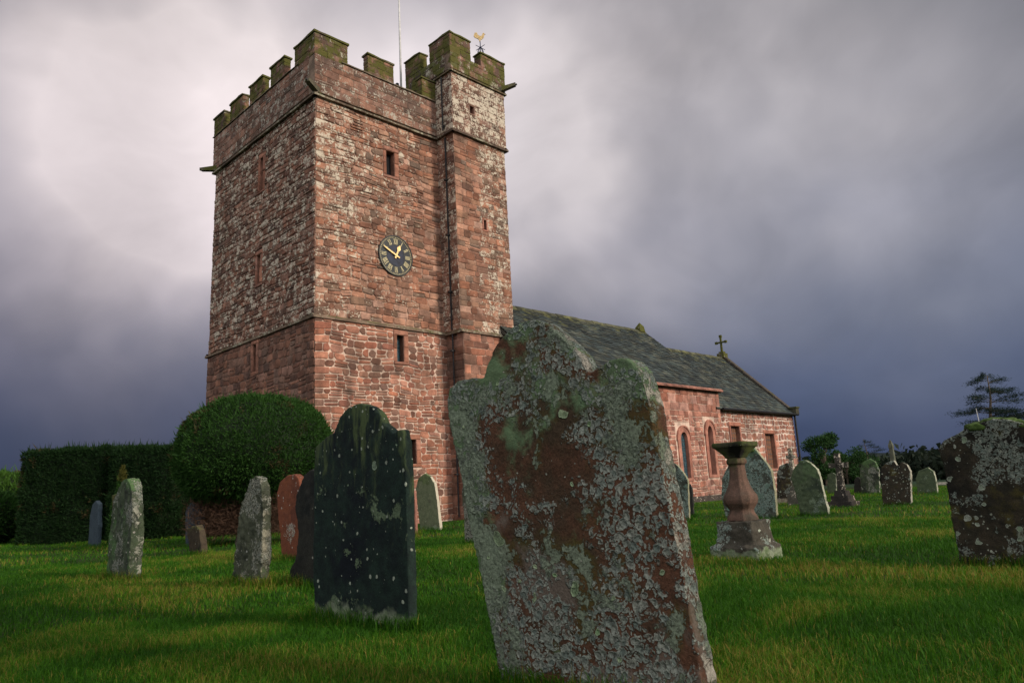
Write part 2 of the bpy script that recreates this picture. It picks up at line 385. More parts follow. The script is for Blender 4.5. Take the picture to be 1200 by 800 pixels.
def tbeam(a0,a1,b0,z0,z1,d,col):
    mb=MB()
    beam(mb,plane(a0,b0,1,0,0,-1),-d,a1-a0+d,z0,z1,-.02,d,col); beam(mb,plane(a0,UN,0,-1,-1,0),0,UN-b0+d,z0,z1,-.02,d,col); beam(mb,plane(a1,b0,0,1,1,0),-d,UN-b0,z0,z1,-.02,d,col)
    mb.build('string_course',M['string'],turret)
tbeam(4.94,UE+.03,UB-.02,6.0,6.14,.10,SC); tbeam(4.87,UE+.03,UB-.02,13.09,13.22,.10,(.13,.09,.07)); tbeam(4.87,UE+.04,UB-.04,15.36,15.48,.11,(.13,.10,.06))
mb=MB(); t0,t1,u0,u1=4.80,UE+.11,UB-.11,UN+.02; th=.32
masonry_box(mb,t0,t1,u0,u0+th,15.48,16.12,'sn'); masonry_box(mb,t0,t0+th,u0+th+.003,u1,15.48,16.16,'we'); masonry_box(mb,t1-th,t1,u0+th+.003,u1,15.48,16.12,'we'); masonry_box(mb,t0+th+.003,t1-th-.003,u1-th,u1,15.48,16.12,'sn')
mb.build('parapet',M['merlon'],turret)
mb=MB()
masonry_box(mb,t0-.004,5.76,u0-.004,u0+th,16.10,16.84,'swne',course=.2,wid=.36,gap=.012,lich=.35); masonry_box(mb,t0-.004,t0+th,u0+th+.003,.22,16.14,16.86,'wne',course=.2,wid=.36,gap=.012,lich=.35)
coping(mb,t0,5.76,u0,u0+th,16.85,.09,.04,(.10,.10,.035)); coping(mb,t0,t0+th,u0+th+.05,.22,16.86,.085,.04,(.10,.10,.035))
mb.build('merlon',M['merlon'],turret)
merlon(t0,t0+th,.80,u1,16.14,16.86,'swne',turret)
mb=MB()
masonry_box(mb,6.27,t1+.004,u0-.004,u0+th,16.10,16.62,'swne',course=.2,wid=.36,gap=.012,lich=.35); masonry_box(mb,t1-th,t1+.004,u0+th+.003,.1,16.10,16.62,'wne',course=.2,wid=.36,gap=.012,lich=.35)
coping(mb,6.27,t1,u0,u0+th,16.63,.09,.04,(.10,.10,.035)); coping(mb,t1-th,t1,u0+th+.05,.1,16.64,.085,.04,(.10,.10,.035))
mb.build('merlon',M['merlon'],turret)
for P,(a,b,c,d) in((PT,op[0]),(PT2,op2[0])):
    mb=MB(); pal=[(.33,.15,.105)] if c<12 else [(.2,.12,.09)]; s=.07
    for r in((a-s,a,c,d),(b,b+s,c,d),(a-s,b+s,d,d+.09),(a-s,b+s,c-.07,c)): stone(mb,P,*r,.006,.035,.003,.03,pal,.1,0,0,0)
    fr=mb.build('window',M['dressed'],church)
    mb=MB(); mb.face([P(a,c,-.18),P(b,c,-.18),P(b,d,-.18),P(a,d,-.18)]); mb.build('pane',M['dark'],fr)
mb=MB(); tube(mb,(4.86,-.42,.1),(4.86,-.42,6.0),.028,.028); tube(mb,(4.84,-.42,6.15),(4.84,-.42,13.0),.028,.028); tube(mb,(4.76,-.42,13.25),(4.76,-.42,15.3),.028,.028)
for z in range(1,15,2): mb.box(4.76,4.90,-.47,-.37,z+.4,z+.46)
mb.build('downpipe',M['iron'],turret)
# ---- water spouts ---------------------------------------------------------
def spout(p0,d,L,parent,w=.16):
    mb=MB(); d=Vector(d).normalized(); sd=Vector((-d.y,d.x,0)).normalized(); p0=Vector(p0); e=p0+d*L
    for (q,ww,hh) in((0,w,.16),):
        pass
    V=[]
    for p,ww,h0,h1 in((p0-d*.2,w*.6,-.10,.09),(e,w*.5,-.035,.06)):
        V+= [p+sd*ww+Vector((0,0,h0)),p-sd*ww+Vector((0,0,h0)),p-sd*ww*1.15+Vector((0,0,h1)),p+sd*ww*1.15+Vector((0,0,h1))]
    F=[(0,1,2,3),(7,6,5,4),(0,4,5,1),(1,5,6,2),(2,6,7,3),(3,7,4,0)]
    mb.poly(V,F,(.12,.11,.08,.3))
    tube(mb,e-d*.25+Vector((0,0,.0)),e+d*.05+Vector((0,0,.01)),.035,.035,8,(.05,.05,.05,0))
    return mb.build('water_spout',M['merlon'],parent)
spout((aw,bn-.1,13.27),(-.45,.9,.12),.62,tower); spout((aw+.03,bs+.03,13.30),(-.9,-.42,.18),.42,tower); spout((t1-.25,u0+.02,15.5),(.62,-.78,.25),.62,turret)
# ---- clock ----------------------------------------------------------------
cz,ca=8.45,2.93
mb=MB()
def disc(mb,r,d0,d1,n=48,m=0,r2=None):
    P=lambda a,r,d: PS(ca+r*math.sin(a),cz+r*math.cos(a),d)
    for k in range(n):
        a0=2*math.pi*k/n;a1=2*math.pi*(k+1)/n
        if r2 is None: mb.face([P(0,0,d1),P(a1,r,d1),P(a0,r,d1)],m=m)
        else: mb.face([P(a0,r2,d1),P(a1,r2,d1),P(a1,r,d1),P(a0,r,d1)][::-1],m=m); mb.face([P(a0,r2,d0),P(a1,r2,d0),P(a1,r2,d1),P(a0,r2,d1)],m=m)
        mb.face([P(a0,r,d0),P(a1,r,d0),P(a1,r,d1),P(a0,r,d1)][::-1],m=m)
disc(mb,.66,-.02,.06); disc(mb,.68,-.02,.085,48,0,.645)
clock=mb.build('clock',M['dial'],church)
mb=MB(); disc(mb,.355,.058,.064,48,0); mb.build('dial_centre',M['dialblue'],clock)
mb=MB(); disc(mb,.632,.058,.066,60,0,.625)
for k in range(60):
    a=2*math.pi*k/60
    c=lambda r,t: PS(ca+r*math.sin(a)+t*math.cos(a),cz+r*math.cos(a)-t*math.sin(a),.0665)
    mb.face([c(.59,-.007),c(.59,.007),c(.625,.007),c(.625,-.007)][::-1])
mb.build('minute_ring',M['goldpale'],clock)
ROM=['XII','I','II','III','IIII','V','VI','VII','VIII','IX','X','XI']
for k,tx in enumerate(ROM):
    a=2*math.pi*k/12; mb=MB(); W={'I':.042,'V':.085,'X':.085}; tot=sum(W[ch] for ch in tx); x=-tot/2
    def bar(x0,r0,x1,r1,t):
        q=[(x0-t,r0),(x0+t,r0),(x1+t,r1),(x1-t,r1)]
        mb.face([PS(ca+r*math.sin(a)+xx*math.cos(a),cz+r*math.cos(a)-xx*math.sin(a),.069+.001*(len(mb.f)%4)) for xx,r in q])
    r0,r1=.39,.56
    for ch in tx:
        w=W[ch]; c=x+w/2
        if ch=='I': bar(c,r0,c,r1,.012)
        elif ch=='V': bar(c,r0,c-w*.36,r1,.012); bar(c,r0,c+w*.36,r1,.007)
        else: bar(c-w*.36,r0,c+w*.36,r1,.007); bar(c+w*.36,r0,c-w*.36,r1,.012)
        x+=w
    bar(-.0,r0-.004,0,r0+.006,tot*.45); bar(0,r1-.006,0,r1+.004,tot*.45)
    mb.build('numeral',M['goldpale'],clock)
def hand(ang,prof,dep,tail):
    mb=MB(); a=R_(ang)
    q=lambda x,r,d: PS(ca+r*math.sin(a)+x*math.cos(a),cz+r*math.cos(a)-x*math.sin(a),d)
    L=[(-w,r) for r,w in prof]; Rr=[(w,r) for r,w in prof][::-1]; pts=L+Rr
    n=len(pts); V=[q(x,r,dep) for x,r in pts]+[q(x,r,dep+.012) for x,r in pts]
    mb.poly(V,[tuple(range(n,2*n))]+[(k,(k+1)%n,n+(k+1)%n,n+k) for k in range(n)])
    mb.build('hand',M['gold'],clock)
hand(295,[(-.14,.022),(0,.026),(.3,.026),(.45,.02),(.56,.006)],.10,0)
hand(24,[(-.10,.03),(0,.032),(.17,.026),(.22,.06),(.28,.075),(.33,.045),(.40,.006)],.085,0)
# ---- nave and chancel -----------------------------------------------------
def arch_pts(w,h,rise,n=10):
    """pointed/round arch outline from bottom left, over the top, to bottom right; w half width, h springing, rise of arch"""
    pts=[(-w,0)]
    for k in range(n+1):
        t=math.pi*k/n; pts.append((-w*math.cos(t),h+rise*math.sin(t)**.9))
    pts.append((w,0)); return pts
def arch_window(P,c,z0,w,spring,rise,ring,fill,reveal=.28):
    """dressed surround, splayed reveal and leaded pane; returns the window"""
    inn=[(c+x,z0+z) for x,z in arch_pts(w,spring,rise)]; out=[(c+x,z0+z) for x,z in arch_pts(w+ring,spring,rise+ring)]
    out[0]=(out[0][0],z0-.12); out[-1]=(out[-1][0],z0-.12)
    mb=MB(); n=len(inn)
    pal=[(.37,.17,.125),(.34,.15,.11),(.39,.185,.135)]
    for k in range(n-1):
        v=rng.choice(pal); cc=(*v,.02)
        a,b,d,e=inn[k],inn[k+1],out[k+1],out[k]
        mb.face([P(*e,.045),P(*a,.045),P(*b,.045),P(*d,.045)][::-1],cc)
        mb.face([P(*a,.045),P(*b,.045),P(*b,-reveal),P(*a,-reveal)],cc)
        mb.face([P(*e,.045),P(*d,.045),P(*d,-.02),P(*e,-.02)],cc)
        # hood mould
        if 0<k<n-2:
            f=lambda p,kk: (c+(p[0]-c)*kk,z0+spring+(p[1]-z0-spring)*kk)
            mb.face([P(*d,.075),P(*e,.075),P(*f(e,1.12),.075),P(*f(d,1.12),.075)],cc)
            mb.face([P(*f(d,1.12),.075),P(*f(e,1.12),.075),P(*f(e,1.12),.0),P(*f(d,1.12),.0)],cc)
            mb.face([P(*d,.045),P(*e,.045),P(*e,.075),P(*d,.075)],cc)
    mb.face([P(*inn[0],.045),P(*out[0],.045),P(*out[-1],.045),P(*inn[-1],.045)],(*pal[0],.05))
    mb.face([P(*inn[0],.045),P(*inn[-1],.045),P(*inn[-1],-reveal),P(*inn[0],-reveal)],(*pal[1],.05))
    fr=mb.build('window',M['dressed'],church)
    mb=MB(); mb.face([P(*p,-reveal+.02) for p in inn],(.2,.1,.07,0))
    if fill:
        zz=.2
        top=spring+rise
        while zz<top-.05:
            hw=w if zz<spring else w*math.sqrt(max(0,1-((zz-spring)/rise)**2))
            mb.face([P(c-hw,z0+zz-.01,-reveal+.03),P(c+hw,z0+zz-.01,-reveal+.03),P(c+hw,z0+zz+.01,-reveal+.03),P(c-hw,z0+zz+.01,-reveal+.03)],m=1); zz+=.2
        for x in (-w/3,w/3): mb.face([P(c+x-.007,z0,-reveal+.032),P(c+x+.007,z0,-reveal+.032),P(c+x+.007,z0+spring+rise*.6,-reveal+.032),P(c+x-.007,z0+spring+rise*.6,-reveal+.032)],m=1)
        mb.build('pane',[M['glass'],M['leadcame']],fr)
    else: mb.build('pane',[M['glass'],M['leadcame']],fr)
    return fr
NS,NNr=-2.81,4.19; NE=17.42; CE=24.55; CS=-2.70; RB=.688
mb=MB(); PNv=plane(6.9,NS,1,0,0,-1)
n_op=[(14.10-6.9,14.72-6.9,.95,2.85),(16.14-6.9,16.66-6.9,1.0,3.12)]
n_sur=[(14.10-.22-6.9,14.72+.2-6.9,.83,3.1),(16.14-.2-6.9,16.66+.2-6.9,.88,3.38)]
backing(mb,PNv,0,NE-6.9,0,4.62,n_op,MORTPALE,.35)
stones(mb,PNv,0,NE-6.9,.24,3.35,.20,.28,.026,.024,.018,.22,NAVE,n_sur,split=.25,wave=.06,lich=.0,q=.34)
stones(mb,PNv,0,NE-6.9,3.35,4.6,.30,.42,.016,.02,.008,.08,NAVE,n_sur,split=.05,wave=.0,lich=.0,q=.4)
PNe=plane(NE,NS,0,1,1,0); PNw=plane(6.9,NNr,0,-1,-1,0); PNn=plane(NE,NNr,-1,0,0,1)
for P,L in((PNw,NNr-NS),(PNn,NE-6.9),(PNe,NNr-NS)):
    backing(mb,P,0,L,0,4.62,(),MORT,.3)
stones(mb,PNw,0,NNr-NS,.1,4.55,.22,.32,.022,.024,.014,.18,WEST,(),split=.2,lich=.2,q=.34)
def gable(mb,P,L,z0,zr,pal,k,mort):
    mb.face([P(0,z0,0),P(L,z0,0),P(L/2,zr,0)],mort)
    z=z0
    while z<zr-.3:
        h=.22; f=(z+h-z0)/(zr-z0); a=L/2*f
        stones(mb,P,a,L-a,z,z+h,.22,.34,.02,.022,.01,.16,pal,lich=k); z+=h
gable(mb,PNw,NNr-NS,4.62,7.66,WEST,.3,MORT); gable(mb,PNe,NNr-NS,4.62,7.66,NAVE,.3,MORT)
stones(mb,PNe,0,.4,.1,4.5,.22,.3,.02,.02,.01,.1,NAVE,lich=.1)
mb.box(6.75,NE+.06,NS-.14,NS+.1,0,.24,(.06,.05,.045,.4))
nave=mb.build('nave_wall',M['wall'],church)
mb=MB(); PC=plane(NE,CS,1,0,0,-1)
c_op=[(18.33-NE,19.12-NE,1.45,3.06),(21.42-NE,22.30-NE,1.2,2.78)]
c_sur=[(18.33-.13-NE,19.12+.13-NE,1.33,3.24),(21.42-.13-NE,22.30+.13-NE,1.08,2.96)]
MORTW=(.60,.49,.42,0)
CHAN=[(0.366,0.174,0.125),(0.305,0.139,0.103),(0.427,0.220,0.165),(0.342,0.186,0.142),(0.268,0.122,0.091)]
backing(mb,PC,0,CE-NE,0,3.86,c_op,MORTW,.35)
stones(mb,PC,0.02,CE-NE,.1,3.82,.25,.34,.05,.02,.03,.26,CHAN,c_sur,split=.12,wave=.05,lich=.0,q=.3)
PCe=plane(CE,CS,0,1,1,0); CN=RB*2-CS; PCn=plane(CE,CN,-1,0,0,1)
backing(mb,PCe,0,CN-CS,0,3.86,(),MORTW); backing(mb,PCn,0,CE-NE,0,3.86,(),MORTW)
stones(mb,PCe,0,CN-CS,.1,3.82,.25,.34,.04,.022,.02,.2,CHAN,(),split=.12,lich=.12,q=.3)
gable(mb,PCe,CN-CS,3.86,7.05,CHAN,.2,MORTW)
chancel=mb.build('chancel_wall',M['wall'],church)
arch_window(PNv,14.41-6.9,.95,.24,1.45,.32,.20,True,.12)
arch_window(PNv,16.40-6.9,1.05,.20,1.60,.36,.19,False)
for (a,b,c,d) in c_op:
    mb=MB(); pal=[(.36,.165,.12),(.32,.14,.10)]; s=.13
    for r in((a-s,a,c,c+.8),(a-s,a,c+.8,d),(b,b+s,c,c+.6),(b,b+s,c+.6,d),(a-s,b+s,d,d+.18),(a-s,b+s,c-.12,c)): stone(mb,PC,*r,.006,.045,.003,.03,pal,.05,0,0,0)
    fr=mb.build('window',M['dressed'],church); mb=MB()
    mb.face([PC(a,c,-.17),PC(b,c,-.17),PC(b,d,-.17),PC(a,d,-.17)],(.16,.085,.06,0))
    z=c+.22
    while z<d: mb.face([PC(a,z-.01,-.16),PC(b,z-.01,-.16),PC(b,z+.01,-.16),PC(a,z+.01,-.16)],m=1); z+=.22
    for k in (1,2,3): x=a+(b-a)*k/4; mb.face([PC(x-.009,c,-.155),PC(x+.009,c,-.155),PC(x+.009,d,-.155),PC(x-.009,d,-.155)],m=1)
    mb.build('pane',[simple('brown_panel',(.17,.075,.04),.6) if 'brown_panel' not in bpy.data.materials else bpy.data.materials['brown_panel'],M['leadcame']],fr)
# roofs of overlapping slates
def roof(name,a0,a1,be,ze,zr,over=.16,north=True):
    mb=MB()
    for sgn in ((1,-1) if north else (1,)):
        bo=be if sgn>0 else 2*RB-be
        L=math.hypot(RB-be,zr-ze); ub=(RB-bo)/L; uz=(zr-ze)/L
        nb=-uz*sgn if True else 0; nb=-abs(uz)*sgn; nz=abs(ub)
        def P(a,t,d): return Vector((a,bo+ub*t+nb*d,ze+uz*t+nz*d))
        mb.face([P(a0,-over,-.02),P(a1,-over,-.02),P(a1,L,-.02),P(a0,L,-.02)],(.03,.03,.03,0))
        mb.face([P(a0,-over,-.12),P(a1,-over,-.12),P(a1,L,-.12),P(a0,L,-.12)][::-1],(.03,.03,.03,0))
        for x in(a0,a1): mb.face([P(x,-over,-.12),P(x,L,-.12),P(x,L,-.02),P(x,-over,-.02)],(.04,.04,.035,.2))
        mb.face([P(a0,-over,-.12),P(a1,-over,-.12),P(a1,-over,-.02),P(a0,-over,-.02)],(.03,.03,.03,0))
        t=-over-.03; row=0
        if sgn<0: 
            mb.face([P(a0,-over,.0),P(a1,-over,.0),P(a1,L,.0),P(a0,L,.0)],(.05,.055,.055,.2)); continue
        while t<L-.05:
            e=.17*(1.25-.5*(t/L)); a=a0-rng.uniform(0,.25); 
            while a<a1:
                w=rng.uniform(.2,.4); x0=max(a,a0-.03)+.004;x1=min(a+w,a1+.03)-.004
                if x1>x0+.03:
                    j=rng.uniform(-.014,.014);k=rng.uniform(.0,.018); v=rng.uniform(.55,1.5)
                    tb=t+j; tt=min(L,t+e*1.9)
                    V=[P(x0,tb,.028+k),P(x1,tb+rng.uniform(-.008,.008),.028+k+rng.uniform(-.006,.006)),P(x1,tt,.004),P(x0,tt,.004),P(x0,tb,.0),P(x1,tb,.0)]
                    c=rng.choice([(.026,.036,.036),(.034,.042,.038),(.022,.030,.032),(.042,.046,.038)])
                    mb.poly(V,[(0,1,2,3),(4,5,1,0)],(c[0]*v,c[1]*v,c[2]*v,min(1,max(0,(t/L)**4*.72+rng.uniform(-.22,.16)))))
                a+=w
            t+=e
    o=mb.build(name,M['slate'],church)
    mb=MB(); a=a0
    while a<a1-.05:
        w=min(.46,a1-a); z=zr+rng.uniform(-.012,.012); v=rng.uniform(.7,1.3)
        V=[(a+.005,RB-.17,z-.10),(a+.005,RB-.05,z+.05),(a+.005,RB+.05,z+.05),(a+.005,RB+.17,z-.10),(a+w-.005,RB-.17,z-.10),(a+w-.005,RB-.05,z+.05),(a+w-.005,RB+.05,z+.05),(a+w-.005,RB+.17,z-.10)]
        mb.poly(V,[(0,4,5,1),(1,5,6,2),(2,6,7,3),(0,1,2,3),(7,6,5,4)],(.055*v,.056*v,.035*v,.5)); a+=w
    mb.build('ridge_tile',M['slate'],o)
    return o
r1=roof('roof',6.7,NE+.10,NS-.04,4.60,7.72)
r2=roof('roof',NE-.3,CE+.02,CS-.04,3.86,7.10)
for P_,Ln in((plane(6.9,NS-.16,1,0,0,-1),NE-6.9+.05),):
    mb=MB(); beam(mb,P_,0,Ln,4.44,4.56,0,.07,(.25,.12,.09)); mb.build('eaves_course',M['dressed'],church)
mb=MB(); tube(mb,(NE+.05,CS-.24,3.74),(CE+.1,CS-.24,3.74),.06,.06); tube(mb,(CE-.06,CS-.14,.1),(CE-.06,CS-.14,3.74),.05,.05)
mb.build('gutter',M['iron'],church)
# coped gables: nave east end finial block, chancel gable coping, kneeler, cross
mb=MB()
for sg in(-1,1):
    b0=CS-.1 if sg<0 else 2*RB-CS+.1; n=9
    for k in range(n):
        f0=k/n;f1=(k+1)/n-.01; V=[]
        for f in(f0,f1):
            b=b0+(RB-b0)*f; z=3.80+(7.20-3.80)*f
            V+=[(CE-.14,b,z),(CE+.16,b,z),(CE+.16,b,z+.14),(CE-.14,b,z+.14)]
        mb.poly(V,[(0,1,2,3),(7,6,5,4),(0,4,5,1),(1,5,6,2),(2,6,7,3),(3,7,4,0)],(.07,.06,.05,.3))
mb.box(CE-.15,CE+.17,CS-.28,CS+.06,3.74,4.05,(.06,.06,.04,.2)); mb.box(CE-.19,CE+.2,CS-.32,CS+.1,4.05,4.12,(.07,.08,.03,.2))
mb.build('gable_coping',M['parapet'],church)
mb=MB(); mb.box(CE-.22,CE+.2,RB-.2,RB+.2,7.12,7.36,(.08,.07,.05,.5)); mb.box(CE-.14,CE+.12,RB-.13,RB+.13,7.36,7.46,(.08,.07,.05,.5))
def cross(mb,x,y,z,h,arm,w,t,axis='y',col=(.05,.05,.045,.2),zc=.62):
    a=h*zc
    for (p,q,r0,r1) in(((0,0),(0,a),w*1.15,w*.8),((0,a),(0,h),w*.8,w*.9),((0,a),(-arm,a),w*.8,w*.9),((0,a),(arm,a),w*.8,w*.9)):
        d=Vector((q[0]-p[0],q[1]-p[1])); l=d.normalized(); n_=Vector((-l.y,l.x))
        pts=[Vector(p)+n_*r0,Vector(p)-n_*r0,Vector(q)-n_*r1,Vector(q)+n_*r1]
        V=[]
        for dd in(-t,t):
            for c in pts:
                V.append((x+dd,y+c.x,z+c.y) if axis=='y' else (x+c.x,y+dd,z+c.y))
        mb.poly(V,[(0,1,2,3),(7,6,5,4),(0,4,5,1),(1,5,6,2),(2,6,7,3),(3,7,4,0)],col)
cross(mb,CE,RB,7.44,.86,.27,.045,.05)
for (yy,zz) in((RB,8.30),(RB-.27,7.97),(RB+.27,7.97)):
    mb.box(CE-.055,CE+.055,yy-.065,yy+.065,zz-.065,zz+.065,(.05,.05,.045,.2))
mb.build('gable_cross',M['merlon'],church)
mb=MB()
V=[(NE-.42,RB-.16,7.68),(NE-.02,RB-.16,7.68),(NE-.02,RB+.16,7.68),(NE-.42,RB+.16,7.68),(NE-.40,RB-.13,7.9),(NE-.08,RB-.13,7.95),(NE-.08,RB+.13,7.95),(NE-.40,RB+.13,7.9),(NE-.22,RB,8.14)]
mb.poly(V,[(0,1,5,4),(1,2,6,5),(2,3,7,6),(3,0,4,7),(4,5,8),(5,6,8),(6,7,8),(7,4,8)],(.06,.07,.03,.6))
mb.build('gable_finial',M['merlon'],church)
# weather vane on the turret
mb=MB(); vx,vy=6.9,-.28
tube(mb,(vx,vy,16.0),(vx,vy,17.75),.022,.016)
for k in range(4):
    t=math.pi/2*k
    for j in range(8):
        f0=j/8;f1=(j+1)/8; q=lambda f:(vx+math.cos(t)*.16*math.sin(math.pi*f),vy+math.sin(t)*.16*math.sin(math.pi*f),16.75+.75*f)
        tube(mb,q(f0),q(f1),.013,.013,5)
    tube(mb,(vx,vy,17.45),(vx+.24*math.cos(t),vy+.24*math.sin(t),17.45),.012,.012,5)
vane=mb.build('weather_vane',M['blueiron'],church)
mb=MB()
prof=[(-.34,.10),(-.28,.28),(-.16,.30),(-.12,.18),(0,.12),(.10,.16),(.16,.30),(.22,.34),(.25,.28),(.31,.26),(.24,.22),(.22,.08),(.14,-.02),(.03,-.10),(.0,-.2),(-.03,-.2),(-.06,-.08),(-.18,-.02),(-.28,.0)]
n=len(prof); V=[(vx+d*.5+x*.62,vy+d*.85-x*.36,17.84+z*.75) for d in(-.015,.015) for x,z in prof]
mb.poly(V,[tuple(range(n)),tuple(range(2*n-1,n-1,-1))]+[(k,(k+1)%n,n+(k+1)%n,n+k) for k in range(n)])
mb.build('cockerel',M['vanegold'],vane)
# flagpole
cm=church.matrix_basis if False else (Matrix.Translation((-5.672,20.637,0))@Matrix.Rotation(R_(45.2776),4,'Z'))
fp=cm@Vector((4.44,1.5,0))
fl=empty('flagpole',(fp.x,fp.y,13.6),R_(45.28),label='tall white flagpole standing on the tower roof beside the stair turret',cat='flagpole')
mb=MB(); tube(mb,(0,0,0),(0,0,8.5),.045,.028,12); mb.build('pole',M['polepaint'],fl,True)
mb=MB(); mb.box(-.22,-.13,-.05,.05,0,2.15); mb.box(-.13,.07,-.03,.03,1.2,1.28); mb.box(-.13,.07,-.03,.03,2.0,2.08); mb.build('bracket',M['iron'],fl)
mb=MB(); tube(mb,(.06,.05,.4),(.045,.04,8.3),.006,.006,5); mb.build('halyard',M['white'],fl)

# ------------------------------------------------------------------ gravestones
def lichen_mat(name, base, base2, dark=(.012,.011,.009), green=(.10,.17,.085), gtop=0., gamt=.0, gleft=None, crust=(.20,.22,.20), camt=.0, cz=0., cscale=5., zs=None, spots=(.36,.40,.30), samt=.0, sscale=8., dots=(.45,.46,.38), damt=0., dscale=26., streak=0., sz=.08, streakc=(.09,.12,.05), skirt=0., side=0., sidec=(.50,.47,.40), olive=0., bump=.012, pale=0., palec=(.30,.36,.26), patch=0., patchc=(.25,.20,.16)):
    t=NT(name); P=t.obj(); x,y,z=t.sep(P); N=t.n('ShaderNodeTexCoord').outputs['Normal']; nx,ny,nz=t.sep(N)
    oi=t.n('ShaderNodeObjectInfo').outputs['Random']
    off=t.n('ShaderNodeVectorMath',operation='MULTIPLY_ADD'); 
    cmb=t.n('ShaderNodeCombineXYZ'); t.l(oi,cmb.inputs[0]); t.l(oi,cmb.inputs[1]); t.l(oi,cmb.inputs[2])
    t.l(cmb.outputs[0],off.inputs[0]); off.inputs[1].default_value=(37,53,71); t.l(P,off.inputs[2]); Q=off.outputs[0]
    W=t.warp(Q,14,.05,3)
    W2=t.warp(Q,5,.12,3)
    fine=t.noise(Q,90,4,.65); med=t.noise(W,9,7,.62); big=t.noise(Q,2.2,5,.6)
    c=t.mix(t.ss(med,.35,.65),base,base2)
    c=t.mix(t.ss(big,.5,.66),c,dark) if True else c
    c=t.mix(1.,c,t.mix(t.ss(fine,.25,.75),(.6,.6,.6),(1.35,1.35,1.35)),'MULTIPLY')
    h=t.math('MULTIPLY',fine,.28)
    h=t.math('ADD',h,t.math('MULTIPLY',med,.5))
    if streak>0:
        S=t.mapping(W2,(6,6,.8)); sn=t.noise(S,1.5,8,.66)
        sm=t.ss(t.math('ADD',sn,t.math('MULTIPLY_ADD',z,sz,streak-.6)),.48,.66)
        c=t.mix(t.math('MULTIPLY',sm,.85),c,streakc)
    if olive>0:
        c=t.mix(t.math('MULTIPLY',t.ss(t.noise(W2,3.4,6,.6),.62-olive*.25,.72-olive*.2),.75),c,(.075,.062,.014))
    if patch>0:
        pm=t.ss(t.math('ADD',t.noise(W2,2.6,6,.6),t.math('MULTIPLY_ADD',z,-.25,patch-.3)),.5,.58)
        c=t.mix(t.math('MULTIPLY',pm,.75),c,t.mix(t.ss(fine,.3,.7),patchc,tuple(v*.55 for v in patchc)))
    if gamt>0:
        g=t.math('ADD',t.noise(W2,2.8,7,.62),t.math('MULTIPLY',t.ss(z,gtop-.45,gtop+.15),.22))
        if gleft is not None: g=t.math('ADD',g,t.math('MULTIPLY',t.ss(t.math('ADD',x,t.math('MULTIPLY',z,.2)),gleft,gleft+.28,inv=True),.22))
        g=t.math('ADD',g,gamt-.5)
        gm=t.ss(g,.53,.63); c=t.mix(t.math('MULTIPLY',gm,.85),c,t.mix(t.ss(med,.35,.65),green,tuple(v*.55 for v in green)))
        h=t.math('ADD',h,t.math('MULTIPLY',gm,.15))
    if camt>0:
        # lobed grey crust: rosettes of several sizes, eaten away in the middle
        W3=t.warp(Q,26,.05,5)
        v=t.vor(W3,cscale*3.4); d=v.outputs['Distance']; rr=t.sep(v.outputs['Color'])
        ring=t.math('MULTIPLY',t.ss(d,.50,.58,inv=True),t.math('MAXIMUM',t.ss(d,.14,.24),t.ss(rr[1],.45,.5)))
        v2=t.vor(W3,cscale*7.5); ring2=t.math('MULTIPLY',t.math('MULTIPLY',t.ss(v2.outputs['Distance'],.44,.54,inv=True),t.ss(v2.outputs['Distance'],.08,.22)),t.ss(t.sep(v2.outputs['Color'])[0],.22,.26))
        zone=t.math('ADD',t.math('MULTIPLY_ADD',t.noise(W2,zs or cscale*.38,5,.62),1.5,-.25),t.math('MULTIPLY_ADD',z,-cz,camt-.5))
        zm=t.ss(t.math('ADD',zone,t.math('MULTIPLY',t.math('SUBTRACT',rr[0],.5),.10)),.50,.53)
        cr=t.math('MAXIMUM',t.math('MULTIPLY',ring,zm),t.math('MULTIPLY',ring2,t.ss(zone,.47,.51)))
        cr=t.math('MULTIPLY',cr,t.ss(fine,.28,.42))
        cc=t.mix(rr[2],crust,(crust[0]*.55,crust[1]*.66,crust[2]*.68))
        cc=t.mix(t.math('MULTIPLY',t.ss(d,.36,.52),.4),cc,tuple(min(.7,v_*1.55) for v_ in crust))
        cc=t.mix(1.,cc,t.mix(t.ss(t.noise(Q,55,4,.7),.3,.7),(.55,.55,.55),(1.35,1.35,1.35)),'MULTIPLY')
        c=t.mix(t.math('MULTIPLY',cr,.92),c,cc); h=t.math('ADD',h,t.math('MULTIPLY',t.math('MULTIPLY',cr,t.math('MULTIPLY_ADD',t.ss(d,.2,.5),.6,.4)),.55))
    if pale>0:
        pz=t.math('ADD',t.math('MULTIPLY_ADD',t.noise(t.warp(Q,9,.09,4),3.4,9,.72),1.25,-.125),pale-.5)
        if gleft is not None: pz=t.math('ADD',pz,t.math('MULTIPLY',t.ss(t.math('ADD',x,t.math('MULTIPLY',z,.2)),gleft,gleft+.3,inv=True),.10))
        tex=t.noise(Q,60,5,.7); pm=t.math('MULTIPLY',t.ss(pz,.545,.565),t.ss(tex,.30,.40))
        c=t.mix(t.math('MULTIPLY',pm,.9),c,t.mix(t.ss(tex,.35,.7),tuple(v_*.5 for v_ in palec),palec)); h=t.math('ADD',h,t.math('MULTIPLY',pm,t.math('MULTIPLY_ADD',tex,.6,.2)))
    if samt>0:
        W4=t.warp(Q,16,.05,3); v=t.vor(W4,sscale); d=v.outputs['Distance']; rc=t.sep(v.outputs['Color'])
        rad=t.math('MULTIPLY_ADD',t.math('POWER',rc[1],2.),.34,.10)
        dm=t.math('SUBTRACT',rad,d); disc=t.ss(dm,0.,.035)
        keep=t.ss(rc[0],1-samt,1-samt+.01); sm=t.math('MULTIPLY',disc,keep)
        rim=t.math('MULTIPLY',sm,t.ss(dm,.0,.11,inv=True))
        scol=t.mix(rc[2],spots,(spots[0]*.62,spots[1]*.85,spots[2]*.62))
